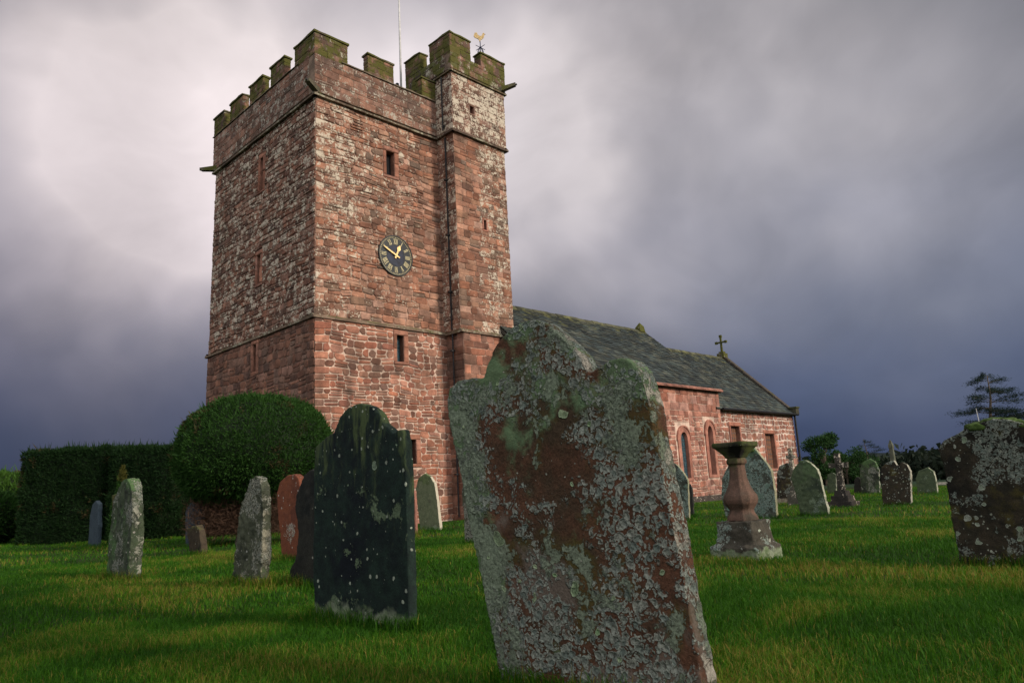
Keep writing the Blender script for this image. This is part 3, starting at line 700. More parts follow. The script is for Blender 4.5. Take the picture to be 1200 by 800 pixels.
        scol=t.mix(rim,scol,tuple(min(.7,v_*1.4) for v_ in spots))
        inner=t.mix(t.ss(t.noise(Q,45,5,.7),.35,.65),tuple(v_*.42 for v_ in spots),scol)
        sc=t.mix(t.math('MULTIPLY',t.ss(rc[1],.3,.8),t.math('SUBTRACT',1.,rim)),scol,inner)
        c=t.mix(t.math('MULTIPLY',sm,t.ss(fine,.2,.4)),c,sc); h=t.math('ADD',h,t.math('MULTIPLY',t.math('ADD',sm,rim),.35))
    if damt>0:
        v=t.vor(t.warp(Q,30,.02,2),dscale); rc=t.sep(v.outputs['Color'])
        rad=t.math('MULTIPLY_ADD',t.math('POWER',rc[1],3.),.30,.07)
        clus=t.math('ADD',rc[0],t.math('MULTIPLY_ADD',t.noise(Q,3.5,5,.65),2.2,-1.1))
        dm=t.math('MULTIPLY',t.ss(t.math('SUBTRACT',rad,v.outputs['Distance']),0,.05),t.ss(clus,1-damt,1-damt+.02))
        c=t.mix(t.math('MULTIPLY',dm,.95),c,t.mix(rc[2],dots,tuple(v_*.6 for v_ in dots))); h=t.math('ADD',h,t.math('MULTIPLY',dm,.3))
    if skirt>0:
        k=t.ss(t.math('ADD',z,t.math('MULTIPLY_ADD',t.noise(W,7,6,.6),.25,-.125)),skirt*.6,skirt,inv=True)
        c=t.mix(t.math('MULTIPLY',k,.85),c,t.mix(t.ss(med,.4,.6),(.24,.28,.19),(.12,.17,.08))); h=t.math('ADD',h,t.math('MULTIPLY',k,.3))
    if side>0:
        k=t.math('MULTIPLY',t.ss(nx,.45,.75),t.ss(t.math('ADD',t.noise(t.warp(Q,18,.06,3),7,6,.62),side-.5),.5,.56))
        c=t.mix(t.math('MULTIPLY',k,.92),c,t.mix(t.ss(fine,.3,.7),tuple(v*.6 for v in sidec),sidec)); h=t.math('ADD',h,t.math('MULTIPLY',k,.4))
    return t.out(c,.9,h,bump,1.,.22)
def gravestone(name,key,thick,outline,loc,mat,label,voxel=.02,disp=.006,pitch=0.,yaw=0.,big=.01,parent=None,group='weathered gravestones in the churchyard'):
    lo=sorted(outline,key=lambda p:p[1])
    pts=[p for p in outline]
    # carry the foot of the stone into the soil
    i0=pts[0]; i1=pts[-1]
    pts=[(i0[0],min(i0[1],-.16)-.0)]+pts+[(i1[0],min(i1[1],-.16))]
    bm=bmesh.new()
    f=bm.faces.new([bm.verts.new((x,0,z)) for x,z in pts])
    e=bmesh.ops.extrude_face_region(bm,geom=[f]); vs=[v for v in e['geom'] if isinstance(v,bmesh.types.BMVert)]
    bmesh.ops.translate(bm,verts=vs,vec=(0,thick,0)); bmesh.ops.recalc_face_normals(bm,faces=bm.faces)
    me=bpy.data.meshes.new(name); bm.to_mesh(me); bm.free()
    o=bpy.data.objects.new(name,me); COL.objects.link(o)
    md=o.modifiers.new('r','REMESH'); md.mode='VOXEL'; md.voxel_size=voxel; md.use_smooth_shade=True
    sm=o.modifiers.new('s','SMOOTH'); sm.factor=.5; sm.iterations=2 if voxel>.012 else 3
    dg=bpy.context.evaluated_depsgraph_get(); m2=bpy.data.meshes.new_from_object(o.evaluated_get(dg)); m2.name=name
    o.modifiers.clear(); o.data=m2; bpy.data.meshes.remove(me)
    n=len(m2.vertices); co=np.empty(n*3,np.float32); m2.vertices.foreach_get('co',co); no=np.empty(n*3,np.float32); m2.vertices.foreach_get('normal',no)
    co=co.reshape(-1,3); no=no.reshape(-1,3); sd=hash(key)%97 if False else sum(map(ord,key))*1.7
    d=np.empty(n,np.float32)
    for i in range(n):
        p=Vector(co[i])
        q=p+Vector((sd,sd*.3,0))
        d[i]=big*mnoise.noise(q*3.5)+disp*(mnoise.fractal(q*14,.8,2.,3)) 
        edge=1-abs(float(no[i][1]))
        if edge>.3: d[i]-=disp*1.6*max(0,mnoise.noise(q*9))*1.5
    co+=no*d[:,None]
    m2.vertices.foreach_set('co',co.ravel()); m2.update()
    m2.polygons.foreach_set('use_smooth',[True]*len(m2.polygons))
    m2.materials.clear(); m2.materials.append(mat)
    o.location=loc; o.rotation_euler=(pitch,0,R_(-44.72)+yaw)
    return tag(o,label,'gravestone',group)
STONES = {
    'hero': ((-0.12,3.47), 0.095, [(0.004, 0.001), (-0.023, 0.078), (-0.109, 0.411), (-0.215, 0.838), (-0.282, 1.13), (-0.313, 1.304), (-0.289, 1.366), (-0.228, 1.397), (-0.138, 1.401), (-0.034, 1.386), (-0.012, 1.441), (0.059, 1.528), (0.162, 1.587), (0.242, 1.604), (0.317, 1.601), (0.385, 1.57), (0.45, 1.515), (0.515, 1.45), (0.565, 1.385), (0.592, 1.325), (0.618, 1.308), (0.656, 1.322), (0.712, 1.342), (0.773, 1.35), (0.822, 1.331), (0.859, 1.288), (0.881, 1.227), (0.894, 1.159), (0.916, 0.993), (0.944, 0.77), (0.976, 0.528), (1.014, 0.158), (1.018, 0.0)]),
    'J': ((-1.53,5.59), 0.07, [(-0.006, 0.0), (-0.019, 0.519), (-0.021, 1.015), (0.003, 1.242), (0.089, 1.28), (0.186, 1.316), (0.28, 1.332), (0.35, 1.437), (0.464, 1.493), (0.596, 1.508), (0.744, 1.472), (0.844, 1.408), (0.892, 1.334), (0.95, 1.3), (1.006, 1.26), (1.054, 1.278), (1.101, 1.274), (1.125, 1.178), (1.133, 0.917), (1.137, 0.536), (1.134, 0.018)]),
    'A': ((-5.45,9.96), 0.15, [(-0.004, 0.0), (0.029, 0.399), (0.065, 0.791), (0.138, 0.966), (0.281, 1.126), (0.461, 1.239), (0.621, 1.253), (0.726, 1.184), (0.811, 1.033), (0.873, 0.823), (0.872, 0.412), (0.842, -0.003)]),
    'G': ((-3.12,8.15), 0.1, [(0.008, 0.001), (0.077, 0.238), (0.087, 0.449), (0.137, 0.679), (0.209, 0.874), (0.303, 1.013), (0.399, 1.107), (0.514, 1.145), (0.612, 1.105), (0.673, 0.973), (0.698, 0.759), (0.691, 0.423), (0.687, -0.005)]),
    'H': ((-3.62,11.43), 0.12, [(-0.006, -0.0), (-0.067, 0.372), (-0.155, 0.702), (-0.19, 0.998), (-0.085, 1.162), (0.154, 1.254), (0.362, 1.256), (0.49, 1.187), (0.568, 0.936), (0.554, -0.032)]),
    'I': ((-2.42,7.87), 0.1, [(-0.003, -0.001), (0.03, 0.161), (0.134, 0.265), (0.182, 0.527), (0.163, 0.672), (0.109, 0.793), (0.143, 0.913), (0.212, 0.997), (0.298, 1.123), (0.434, 1.167), (0.6, 1.133), (0.697, 0.937), (0.712, 0.569), (0.695, -0.004)]),
    'D': ((-6.04,13.77), 0.12, [(0.005, 0.0), (-0.15, 0.42), (-0.233, 0.466), (0.266, 0.525), (0.385, 0.451), (0.569, -0.016)]),
    'B': ((-10.8,18.84), 0.1, [(-0.004, 0.0), (-0.016, 0.745), (0.134, 1.035), (0.389, 1.132), (0.608, 1.044), (0.705, 0.534), (0.673, 0.011)]),
    'C': ((-6.93,12.82), 0.1, [(0.003, -0.014), (-0.191, 1.12), (0.071, 1.154), (0.253, 1.106), (0.43, -0.0)]),
    'E': ((-7.16,16.12), 0.15, [(-0.011, -0.0), (-0.08, 0.744), (0.003, 0.85), (0.223, 0.952), (0.45, 0.911), (0.597, 0.733), (0.698, 0.012)]),
    'K': ((-2.61,16.36), 0.06, [(0.001, -0.0), (0.029, 0.774), (0.282, 0.965), (0.463, 0.959), (0.518, 0.85), (0.541, -0.032)]),
    'L': ((-2.51,18.65), 0.09, [(0.001, -0.0), (-0.076, 0.597), (-0.128, 1.015), (-0.013, 1.262), (0.233, 1.375), (0.465, 1.281), (0.623, 1.109), (0.702, 0.721), (0.793, -0.039)]),
    'L2': ((-0.96,12.67), 0.08, [(0.002, -0.028), (-0.03, 0.922), (0.061, 0.975), (0.378, 0.906), (0.32, -0.023)]),
    'M': ((3.08,15.86), 0.06, [(-0.01, -0.069), (0.098, 1.103), (0.199, 1.257), (0.337, 1.178), (0.445, 1.032), (0.549, 0.87), (0.484, -0.054)]),
    'M2': ((3.9,18.07), 0.06, [(0.001, -0.04), (0.091, 0.756), (0.213, 0.791), (0.269, 0.669), (0.236, -0.022)]),
    'O': ((4.49,16.72), 0.1, [(0.005, 0.018), (-0.042, 0.499), (0.023, 0.87), (0.175, 1.086), (0.376, 1.372), (0.515, 1.492), (0.723, 1.532), (0.874, 1.465), (0.976, 1.33), (1.108, 1.141), (1.199, 0.956), (1.223, 0.548), (1.187, -0.168)]),
    'P': ((5.94,16.16), 0.1, [(-0.004, -0.035), (-0.018, 0.285), (-0.084, 0.646), (-0.122, 0.793), (-0.02, 0.988), (0.133, 1.142), (0.249, 1.171), (0.385, 1.072), (0.479, 0.96), (0.53, 0.798), (0.568, 0.41), (0.613, -0.042)]),
    'Q': ((8.05,23.81), 0.12, [(-0.006, -0.052), (0.12, 0.921), (0.235, 1.154), (0.499, 1.245), (0.705, 1.127), (0.739, 0.759), (0.63, -0.066)]),
    'S': ((12.78,31.47), 0.1, [(-0.008, -0.035), (0.106, 0.801), (0.332, 0.894), (0.493, 0.781), (0.379, -0.047)]),
    'T0': ((13.01,29.51), 0.1, [(-0.005, -0.033), (0.109, 0.553), (0.224, 0.679), (0.344, 0.608), (0.317, -0.043)]),
    'T': ((13.07,28.99), 0.12, [(-0.006, -0.064), (0.07, 0.934), (0.202, 1.186), (0.507, 1.329), (0.706, 1.187), (0.788, 0.894), (0.679, -0.085)]),
    'U': ((9.0,18.88), 0.13, [(0.0, -0.021), (0.058, 0.668), (0.094, 0.919), (0.233, 1.037), (0.422, 1.088), (0.499, 0.937), (0.593, 1.036), (0.72, 0.966), (0.773, 0.798), (0.667, -0.055)]),
    'V': ((13.47,25.65), 0.13, [(-0.007, -0.028), (0.023, 0.541), (0.141, 0.792), (0.251, 0.815), (0.448, 0.889), (0.609, 0.739), (0.645, 0.455), (0.617, -0.076)]),
    'Z': ((3.8,6.72), 0.18, [(-0.002, -0.014), (0.003, 0.238), (-0.006, 0.443), (-0.001, 0.838), (-0.03, 1.014), (0.023, 1.087), (0.133, 1.13), (0.214, 1.176), (0.331, 1.209), (0.439, 1.236), (0.545, 1.225), (0.66, 1.177), (0.78, 1.101), (0.867, 0.989), (0.889, 0.85), (0.812, 0.445), (0.728, -0.035)]),
}
M['hero']=lichen_mat('hero_stone',(.120,.055,.032),(.085,.040,.024),dark=(.058,.038,.023),green=(.16,.26,.135),gtop=1.35,gamt=.42,gleft=-.02,crust=(.27,.285,.245),camt=.595,cz=.085,cscale=8.2,zs=2.66,pale=.487,spots=(.30,.37,.23),samt=.55,sscale=9.5,dots=(.46,.46,.38),damt=.46,dscale=30,side=.485,sidec=(.50,.46,.38),olive=.55,bump=.02,patch=.36,patchc=(.21,.17,.14))
M['black']=lichen_mat('black_stone',(.009,.016,.015),(.015,.030,.023),dark=(.006,.009,.013),green=(.06,.10,.045),gtop=1.5,gamt=.24,spots=(.22,.28,.2),samt=.03,sscale=12,dots=(.36,.40,.32),damt=.72,dscale=25,pale=.415,palec=(.16,.22,.13),streak=.36,sz=.19,streakc=(.085,.115,.045),skirt=.15,bump=.008)
M['greygreen']=lichen_mat('grey_green_stone',(.068,.088,.05),(.045,.062,.036),dark=(.02,.026,.018),green=(.08,.15,.055),gtop=1.2,gamt=.48,crust=(.22,.22,.18),camt=.44,cscale=9,streak=.58,streakc=(.028,.032,.026),dots=(.42,.4,.35),damt=.18,side=.47,sidec=(.36,.36,.29))
M['grey']=lichen_mat('grey_stone',(.085,.092,.06),(.055,.062,.04),dark=(.024,.028,.02),green=(.09,.14,.06),gtop=1.2,gamt=.42,crust=(.28,.27,.22),camt=.52,cscale=9,dots=(.4,.4,.35),damt=.3,streak=.45,streakc=(.03,.034,.026),side=.46,sidec=(.34,.32,.24))
M['redstone']=lichen_mat('red_headstone',(.20,.065,.032),(.15,.05,.028),dark=(.12,.042,.026),green=(.12,.13,.06),gtop=1.3,gamt=.22,crust=(.38,.33,.27),camt=.42,cz=.25,cscale=7,dots=(.5,.46,.4),damt=.26,dscale=20,side=.4)
M['darkstone']=lichen_mat('dark_stone',(.02,.02,.018),(.03,.03,.025),dark=(.010,.012,.012),green=(.05,.075,.03),gtop=1.2,gamt=.25,dots=(.3,.3,.25),damt=.1,streak=.4,streakc=(.035,.045,.025),side=.25,sidec=(.2,.2,.16))
M['brown']=lichen_mat('brown_stone',(.06,.045,.028),(.04,.03,.02),green=(.10,.10,.03),gtop=.5,gamt=.35,dots=(.35,.32,.25),damt=.08)
M['bluestone']=lichen_mat('blue_slate_stone',(.045,.065,.08),(.035,.05,.065),dark=(.028,.04,.055),streak=.4,streakc=(.07,.085,.09),side=.2,sidec=(.2,.22,.22))
M['palegreen']=lichen_mat('pale_green_stone',(.17,.19,.11),(.13,.15,.085),dark=(.10,.10,.07),green=(.13,.17,.07),gtop=1.2,gamt=.42,dots=(.4,.4,.3),damt=.1,streak=.35,streakc=(.08,.07,.06),side=.75,sidec=(.6,.54,.42),skirt=.12)
M['pink']=lichen_mat('pink_sandstone',(.32,.14,.10),(.26,.12,.09),dark=(.2,.1,.075),dots=(.4,.35,.3),damt=.05)
M['teal']=lichen_mat('teal_lichen_stone',(.05,.055,.045),(.08,.09,.07),dark=(.025,.028,.022),green=(.10,.17,.10),gtop=1.45,gamt=.42,pale=.46,palec=(.2,.29,.23),crust=(.22,.28,.24),camt=.55,cscale=6.75,spots=(.2,.28,.24),samt=.2,sscale=6,dots=(.3,.34,.28),damt=.2,streak=.4,streakc=(.12,.17,.14),side=.72,sidec=(.36,.34,.22))
M['greenstone']=lichen_mat('green_headstone',(.075,.10,.055),(.05,.07,.04),dark=(.03,.042,.028),streak=.4,streakc=(.035,.045,.03),green=(.09,.14,.065),gtop=.9,gamt=.42,crust=(.17,.21,.16),camt=.38,cz=.2,cscale=8,damt=.2,pale=.40,palec=(.2,.26,.17),side=.62,sidec=(.42,.42,.32))
M['speckled']=lichen_mat('speckled_stone',(.026,.023,.016),(.046,.036,.024),dark=(.013,.012,.010),green=(.07,.10,.04),gtop=1.2,gamt=.33,crust=(.24,.26,.22),camt=.31,cz=-.18,cscale=9.5,spots=(.36,.38,.32),samt=.3,sscale=13,dots=(.40,.42,.34),damt=.5,dscale=26,pale=.42,palec=(.30,.33,.25),side=.6,sidec=(.42,.40,.32),olive=.4)
GS=[
 ('hero','hero','large leaning brown gravestone crusted in grey and green lichen, closest to the camera',.0085,.004,0,.008),
 ('J','black','blackened shouldered gravestone flecked with white lichen, with pale green skirt at its foot',.012,.003,0,.004),
 ('A','greygreen','thick grey green gravestone with chamfered top in front of the clipped hedge',.014,.011,0,.018),
 ('G','grey','narrow mottled grey gravestone with knobbly edges before the ball shaped yew',.013,.013,0,.02),
 ('H','redstone','rounded rust red gravestone speckled with white, behind a dark stone',.018,.004,0,.006),
 ('I','darkstone','dark gravestone with curved shoulder tucked behind the blackened shouldered one',.016,.004,0,.006),
 ('D','brown','short broken brown stump of a gravestone under the ball shaped yew',.02,.005,0,.008),
 ('B','bluestone','slim blue grey gravestone standing against the clipped hedge',.025,.004,0,.006),
 ('C','brown','square topped mossy gravestone peeping out behind the thick grey green one',.02,.004,0,.006),
 ('E','bluestone','dark slate gravestone in shade beside the ball shaped yew',.025,.004,0,.006),
 ('K','pink','plain pink sandstone slab seen edge on below the tower window',.02,.003,0,.004),
 ('L','palegreen','pale green pointed gravestone with white edge at the foot of the tower',.02,.004,0,.008),
 ('L2','grey','grey gravestone almost hidden behind the large leaning brown one',.02,.004,0,.008),
 ('M','teal','thin lichen green gravestone beside the arched nave window',.018,.005,0,.008),
 ('M2','darkstone','small dark slab just behind the thin lichen green gravestone by the nave',.025,.004,0,.006),
 ('O','teal','tall blotchy blue green gravestone topped with moss, behind the stone baluster',.018,.005,0,.01),
 ('P','greenstone','smooth green gravestone leaning left with ragged shoulders, beyond the stone baluster',.016,.010,0,.014),
 ('Q','speckled','black and white speckled gravestone on a low plinth near the chancel',.025,.005,0,.008),
 ('S','greenstone','small plain greenish gravestone directly behind the dark stone cross',.03,.004,0,.006),
 ('T0','darkstone','tiny dark gravestone between the stone cross and the distant field',.03,.004,0,.006),
 ('T','greygreen','broad mossy gravestone with rounded top under the distant conifer',.03,.006,0,.012),
 ('U','speckled','double humped dark gravestone with a bright white edge out on the lawn',.02,.005,0,.008),
 ('V','greenstone','low greenish gravestone with stepped top in front of the dark wood',.025,.006,0,.01),
 ('Z','speckled','big dark gravestone blotched with lichen and capped in moss, at the edge of view',.013,.006,0,.012)]
for key,mt,lab,vx_,dp,yw,bg in GS:
    loc,th,pts=STONES[key]
    gravestone('gravestone',key,th,pts,(loc[0],loc[1],0),M[mt],lab,vx_,dp,0,yw,bg)
mb=MB(); mb.box(-.12,.86,-.12,.26,-.05,.16,(.2,.17,.13,.5)); o=[x for x in COL.objects if x.get('label','').startswith('black and white speckled')][0]
mb.build('plinth',M['string'],o)
# moss cushions that sit on two stones
M['moss']=simple('moss',(.05,.085,.018),.95,0,30,.5)
def moss(parent,spots,name='moss'):
    bm=bmesh.new()
    for (x,y,z,r) in spots:
        g=bmesh.ops.create_icosphere(bm,subdivisions=3,radius=r)
        for v in g['verts']:
            k=1+.35*mnoise.noise(v.co*22+Vector((x*9,z*5,0)))
            v.co=Vector((v.co.x*k*1.25,v.co.y*k,v.co.z*k*.55))+Vector((x,y,z))
    o=from_bm(name,bm,M['moss'],parent,True); o['kind']='stuff'; return o
byl=lambda s:[x for x in COL.objects if x.get('label','').startswith(s)][0]
moss(byl('tall blotchy'),[(.45+.07*k,.05+.03*rng.uniform(-1,1),1.47+.05*math.sin(k*.9+.4),.07) for k in range(6)])
moss(byl('big dark'),[(.30+.055*k,.09+.05*rng.uniform(-1,1),1.18+.035*math.sin(k*.6),.06+.02*rng.random()) for k in range(7)])

# sundial baluster
def square_loft(mb,levels,cx=0,cy=0,ch=.16,col=(.25,.16,.12,.3),m=0):
    rings=[]
    for z,h in levels:
        c=h*ch; rings.append([(cx-h+c,cy-h,z),(cx+h-c,cy-h,z),(cx+h,cy-h+c,z),(cx+h,cy+h-c,z),(cx+h-c,cy+h,z),(cx-h+c,cy+h,z),(cx-h,cy+h-c,z),(cx-h,cy-h+c,z)])
    V=[p for r in rings for p in r]; F=[]
    for i in range(len(rings)-1):
        for k in range(8): F.append((8*i+k,8*i+(k+1)%8,8*i+8+(k+1)%8,8*i+8+k))
    F.append(tuple(range(8*len(rings)-8,8*len(rings)))); F.append(tuple(range(7,-1,-1)))
    mb.poly(V,F,col,m)
ped=empty('stone_baluster',(2.42,8.30,0),R_(45.28),label='vase shaped sandstone baluster with flat square cap, standing on a lichened block',cat='pedestal')
bal_m=lichen_mat('baluster_stone',(.14,.082,.060),(.10,.062,.046),dark=(.06,.048,.036),green=(.09,.10,.04),gtop=1.0,gamt=.36,streak=.42,streakc=(.05,.042,.03),dots=(.4,.38,.3),damt=.06,bump=.006)
base_m=lichen_mat('baluster_base',(.07,.062,.048),(.05,.045,.035),dark=(.016,.016,.013),green=(.09,.14,.06),gtop=.6,gamt=.36,crust=(.27,.30,.26),camt=.46,cscale=9,spots=(.4,.42,.36),samt=.25,sscale=9,dots=(.4,.4,.35),damt=.2,skirt=.12)
mossy_m=lichen_mat('baluster_cap',(.07,.065,.035),(.05,.05,.028),green=(.07,.09,.025),gtop=1.2,gamt=.4,damt=.05,bump=.006)
def lofted(name,levels,mat,parent,ch=.16,vox=.012,disp=.004):
    mb=MB(); square_loft(mb,levels,0,0,ch); o=mb.build(name,mat,parent)
    md=o.modifiers.new('r','REMESH'); md.mode='VOXEL'; md.voxel_size=vox; md.use_smooth_shade=True
    dg=bpy.context.evaluated_depsgraph_get(); m2=bpy.data.meshes.new_from_object(o.evaluated_get(dg)); o.modifiers.clear(); o.data=m2
    for v in m2.vertices:
        v.co+=v.normal*(disp*mnoise.fractal(v.co*9,.8,2.,4)*1.6-disp*.5)
    m2.materials.clear(); m2.materials.append(mat)
    m2.polygons.foreach_set('use_smooth',[True]*len(m2.polygons))
    return o
lofted('base_block',[(-.1,.29),(.13,.285),(.165,.225),(.40,.215)],base_m,ped,.08,.013,.012)
lofted('shaft',[(.395,.150),(.44,.142),(.48,.118),(.51,.112),(.54,.130),(.58,.155),(.62,.164),(.66,.158),(.71,.130),(.77,.104),(.84,.086),(.93,.076),(1.0,.074),(1.005,.094),(1.03,.098),(1.055,.092),(1.06,.08),(1.075,.085)],bal_m,ped,.42,.009,.002)
lofted('cap',[(1.07,.088),(1.10,.10),(1.14,.135),(1.185,.172),(1.19,.186),(1.235,.188),(1.242,.18)],mossy_m,ped,.06,.009,.002)
mb=MB()
# stone crosses
cr=empty('stone_cross',(8.40,19.7,0),R_(45.28+0),label='dark stone cross on stepped base, standing on the lawn',cat='grave cross')
M['darkgrain']=stone_mat('dark_cross_stone',lbias=.02,moss=.3,grime=.4)
mb=MB(); square_loft(mb,[(-.05,.31),(.12,.305),(.121,.23),(.27,.22),(.271,.16),(.40,.14)],0,0,.05,(.035,.033,.03,.3)); mb.build('base',M['darkgrain'],cr)
mb=MB(); cross(mb,0,0,.38,.98,.24,.075,.06,'y',(.05,.048,.04,.45),.68); mb.build('cross',M['darkgrain'],cr)
c2=empty('cross_headstone',(8.02,22.0,0),R_(45.28),label='small lichened cross rising behind the smooth green gravestone',cat='grave cross',)
mb=MB(); square_loft(mb,[(-.05,.2),(.3,.18),(.31,.12),(.5,.1)],0,0,.1,(.10,.10,.08,.4)); mb.build('base',M['darkgrain'],c2)
mb=MB(); cross(mb,0,0,.48,1.16,.13,.06,.05,'y',(.12,.12,.09,.6),.78); mb.build('cross',M['darkgrain'],c2)
ob=empty('obelisk',(15.1,30.2,0),R_(45),label='slender pale obelisk far off behind the double humped gravestone',cat='monument')
mb=MB(); square_loft(mb,[(-.05,.28),(.3,.26),(.305,.18),(.55,.17)],0,0,.05,(.2,.2,.17,.4)); mb.build('base',M['darkgrain'],ob)
mb=MB(); square_loft(mb,[(.55,.10),(1.7,.07),(1.75,.085),(1.85,.08),(2.05,.015)],0,0,.05,(.10,.11,.08,.1)); mb.build('shaft',M['darkgrain'],ob)
tt=empty('table_tomb',(14.55,26.2,0),R_(45),label='small pale table tomb beside the low greenish gravestone',cat='tomb')
mb=MB(); mb.box(-.28,.28,-.5,.5,.27,.35,(.5,.48,.42,.5)); mb.build('slab',M['string'],tt)
for x in(-.2,.2):
    for y in(-.4,.4):
        mb=MB(); square_loft(mb,[(0,.05),(.05,.05),(.1,.035),(.22,.035),(.27,.05)],x,y,.2,(.5,.48,.42,.3)); mb.build('leg',M['string'],tt)
pw=empty('distant_pole',(25.2,40.2,0),0,label='thin white pole leaning in front of the far cedar',cat='pole')
mb=MB(); tube(mb,(0,0,0),(-.2,0,3.9),.03,.016); mb.build('shaft',M['polepaint'],pw)

# ------------------------------------------------------------------ foliage
def leaf_mat(name,c1,c2,trans=.25):
    t=NT(name); A=t.attr(); av=t.sep(A.outputs['Vector'])[0]; c=t.mix(t.math('MINIMUM',av,1.),c1,c2); c=t.mix(t.ss(av,1.02,1.25),c,(.060,.042,.018))
    b=t.n('ShaderNodeBsdfPrincipled'); t.set(b.inputs['Base Color'],c); b.inputs['Roughness'].default_value=.7; b.inputs['Specular IOR Level'].default_value=.15
    tr=t.n('ShaderNodeBsdfTranslucent'); t.set(tr.inputs[0],c); mx=t.n('ShaderNodeMixShader'); mx.inputs[0].default_value=trans; t.l(b.outputs[0],mx.inputs[1]); t.l(tr.outputs[0],mx.inputs[2])
    o=t.n('ShaderNodeOutputMaterial'); t.l(mx.outputs[0],o.inputs[0]); return t.mat
def np_mesh(name,V,nv,mat,col,parent=None,smooth=False):
    """V: (n, nv, 3) array: n separate faces of nv corners; col: (n,) value 0..1"""
    n=V.shape[0]; me=bpy.data.meshes.new(name); me.vertices.add(n*nv); me.vertices.foreach_set('co',V.reshape(-1).astype(np.float32))
    me.loops.add(n*nv); me.loops.foreach_set('vertex_index',np.arange(n*nv,dtype=np.int32))
    me.polygons.add(n); me.polygons.foreach_set('loop_start',np.arange(0,n*nv,nv,dtype=np.int32)); me.polygons.foreach_set('loop_total',np.full(n,nv,dtype=np.int32))
    a=me.attributes.new('Col','FLOAT_COLOR','FACE'); cc=np.repeat(col[:,None],4,1).astype(np.float32); a.data.foreach_set('color',cc.ravel())
    me.materials.append(mat); me.update(calc_edges=True)
    o=bpy.data.objects.new(name,me); COL.objects.link(o)
    if parent is not None: o.parent=parent
    return o
def unit(a): return a/np.maximum(np.linalg.norm(a,axis=1,keepdims=True),1e-9)
def sprays(pos,dirs,ln,wd,jit=.5):
    """narrow leaf blades at pos growing along dirs"""
    n=len(pos); d=unit(dirs+npr.normal(0,jit,(n,3))); s=unit(np.cross(d,npr.normal(0,1,(n,3))))
    L=(ln*npr.uniform(.6,1.3,n))[:,None]; w=(wd*npr.uniform(.6,1.3,n))[:,None]
    return np.stack([pos-s*w*.5,pos+d*L*.5-s*w*.55,pos+d*L,pos+d*L*.45+s*w*.55],1)
def clipped(name,label,cat,loc,shape,n,mat,dark_core,ln=.07,wd=.018,rz=0,group=None,noise_amp=.085):
    """a clipped yew: solid inner body plus a dense coat of small sprays; shape(u,v)->(pos,normal) arrays"""
    root=empty(name,loc,rz,label=label,cat=cat,group=group)
    pos,nor,core=shape(n)
    a=np.array([noise_amp*mnoise.noise(Vector(p)*2.2)+noise_amp*.5*mnoise.noise(Vector(p)*6) for p in pos])
    pos=pos+nor*(a-npr.uniform(0,.07,n))[:,None]
    up=np.zeros((n,3)); up[:,2]=.25
    V=sprays(pos,nor*.8+up,ln,wd,.55)
    tone=np.array([.5+.5*mnoise.noise(Vector(p)*3.) for p in pos])*.5+npr.uniform(0,.5,n)
    dry=np.array([mnoise.noise(Vector(p)*1.7+Vector((5,9,2)))+.5*mnoise.noise(Vector(p)*6) for p in pos]); tone=np.where((dry>.52)&(npr.uniform(0,1,n)<.55),1.2,tone)
    lo=npr.choice(n,n//40,replace=False); V[lo]=sprays(pos[lo]+nor[lo]*.02,nor[lo]*.5+up[lo]*3,ln*2.3,wd*.9,.35)
    np_mesh('foliage',V,4,mat,tone,root)
    o=core(root); return root
M['yew']=leaf_mat('yew_leaf',(.013,.040,.008),(.036,.096,.015))
M['yewbright']=leaf_mat('bright_shrub_leaf',(.03,.08,.012),(.07,.15,.02))  # brighter green leaves of the rounded shrub
M['yewdark']=leaf_mat('dark_yew_leaf',(.006,.020,.006),(.016,.044,.010))
M['core']=simple('yew_inner',(.008,.016,.006),.95)
def ball_shape(rx,ry,rz_,zc,flat=.0):
    def prof(d):   # d: unit dirs -> position
        d=d.copy(); z=d[:,2]
        k=np.where(z<0,1-.10*(-z)**2,1.0)
        p=np.stack([d[:,0]*rx*k,d[:,1]*ry*k,zc+z*np.where(z>0,rz_,rz_*.78)],1)
        # square the dome a little
        q=(np.abs(d)**2.2).sum(1)**(-1/2.2)
        p=np.stack([p[:,0]*q*.98,p[:,1]*q*.98,zc+(p[:,2]-zc)*q*.98],1)
        return p
    def sh(n):
        d=unit(npr.normal(0,1,(n,3))); p=prof(d); nn=unit(d/np.array([rx,ry,rz_]))
        def core(root):
            bm=bmesh.new(); g=bmesh.ops.create_icosphere(bm,subdivisions=4,radius=1)
            co=np.array([v.co[:] for v in bm.verts]); q=prof(unit(co)); 
            for v,c in zip(bm.verts,q): v.co=Vector(((c[0])*.95,(c[1])*.95,zc+(c[2]-zc)*.95))
            return from_bm('inner_growth',bm,M['core'],root,True)
        return p,nn,core
    return sh
ball=clipped('topiary_yew','yew clipped into a big dark green ball in front of the tower','tree',(-5.80,16.45,0),ball_shape(1.72,1.62,1.44,1.80),70000,M['yew'],None,.075,.020)
M['bark']=simple('bark',(.10,.075,.055),.9,0,30); M['palebark']=simple('pale_bark',(.40,.33,.26),.85,0,25); M['twig']=simple('dead_twig',(.060,.032,.019),.9,0,40)
for (x,y,r) in((-.35,-.15,.035),(-.22,-.3,.045),(-.1,-.1,.04),(.1,.1,.07),(.3,-.1,.05)):
    mb=MB(); tube(mb,(x,y,-.05),(x*.9+.02,y*.9,.45),r,r*.8,8); tube(mb,(x*.9+.02,y*.9,.45),(x*.8,y*.8,1.0),r*.8,r*.6,8); mb.build('trunk',M['palebark'] if y<-.05 else M['bark'],ball)
n=24000; p=np.stack([npr.uniform(-1.1,1.0,n),npr.uniform(-1.0,1.0,n),npr.uniform(.22,.95,n)],1); p[:,2]*=1
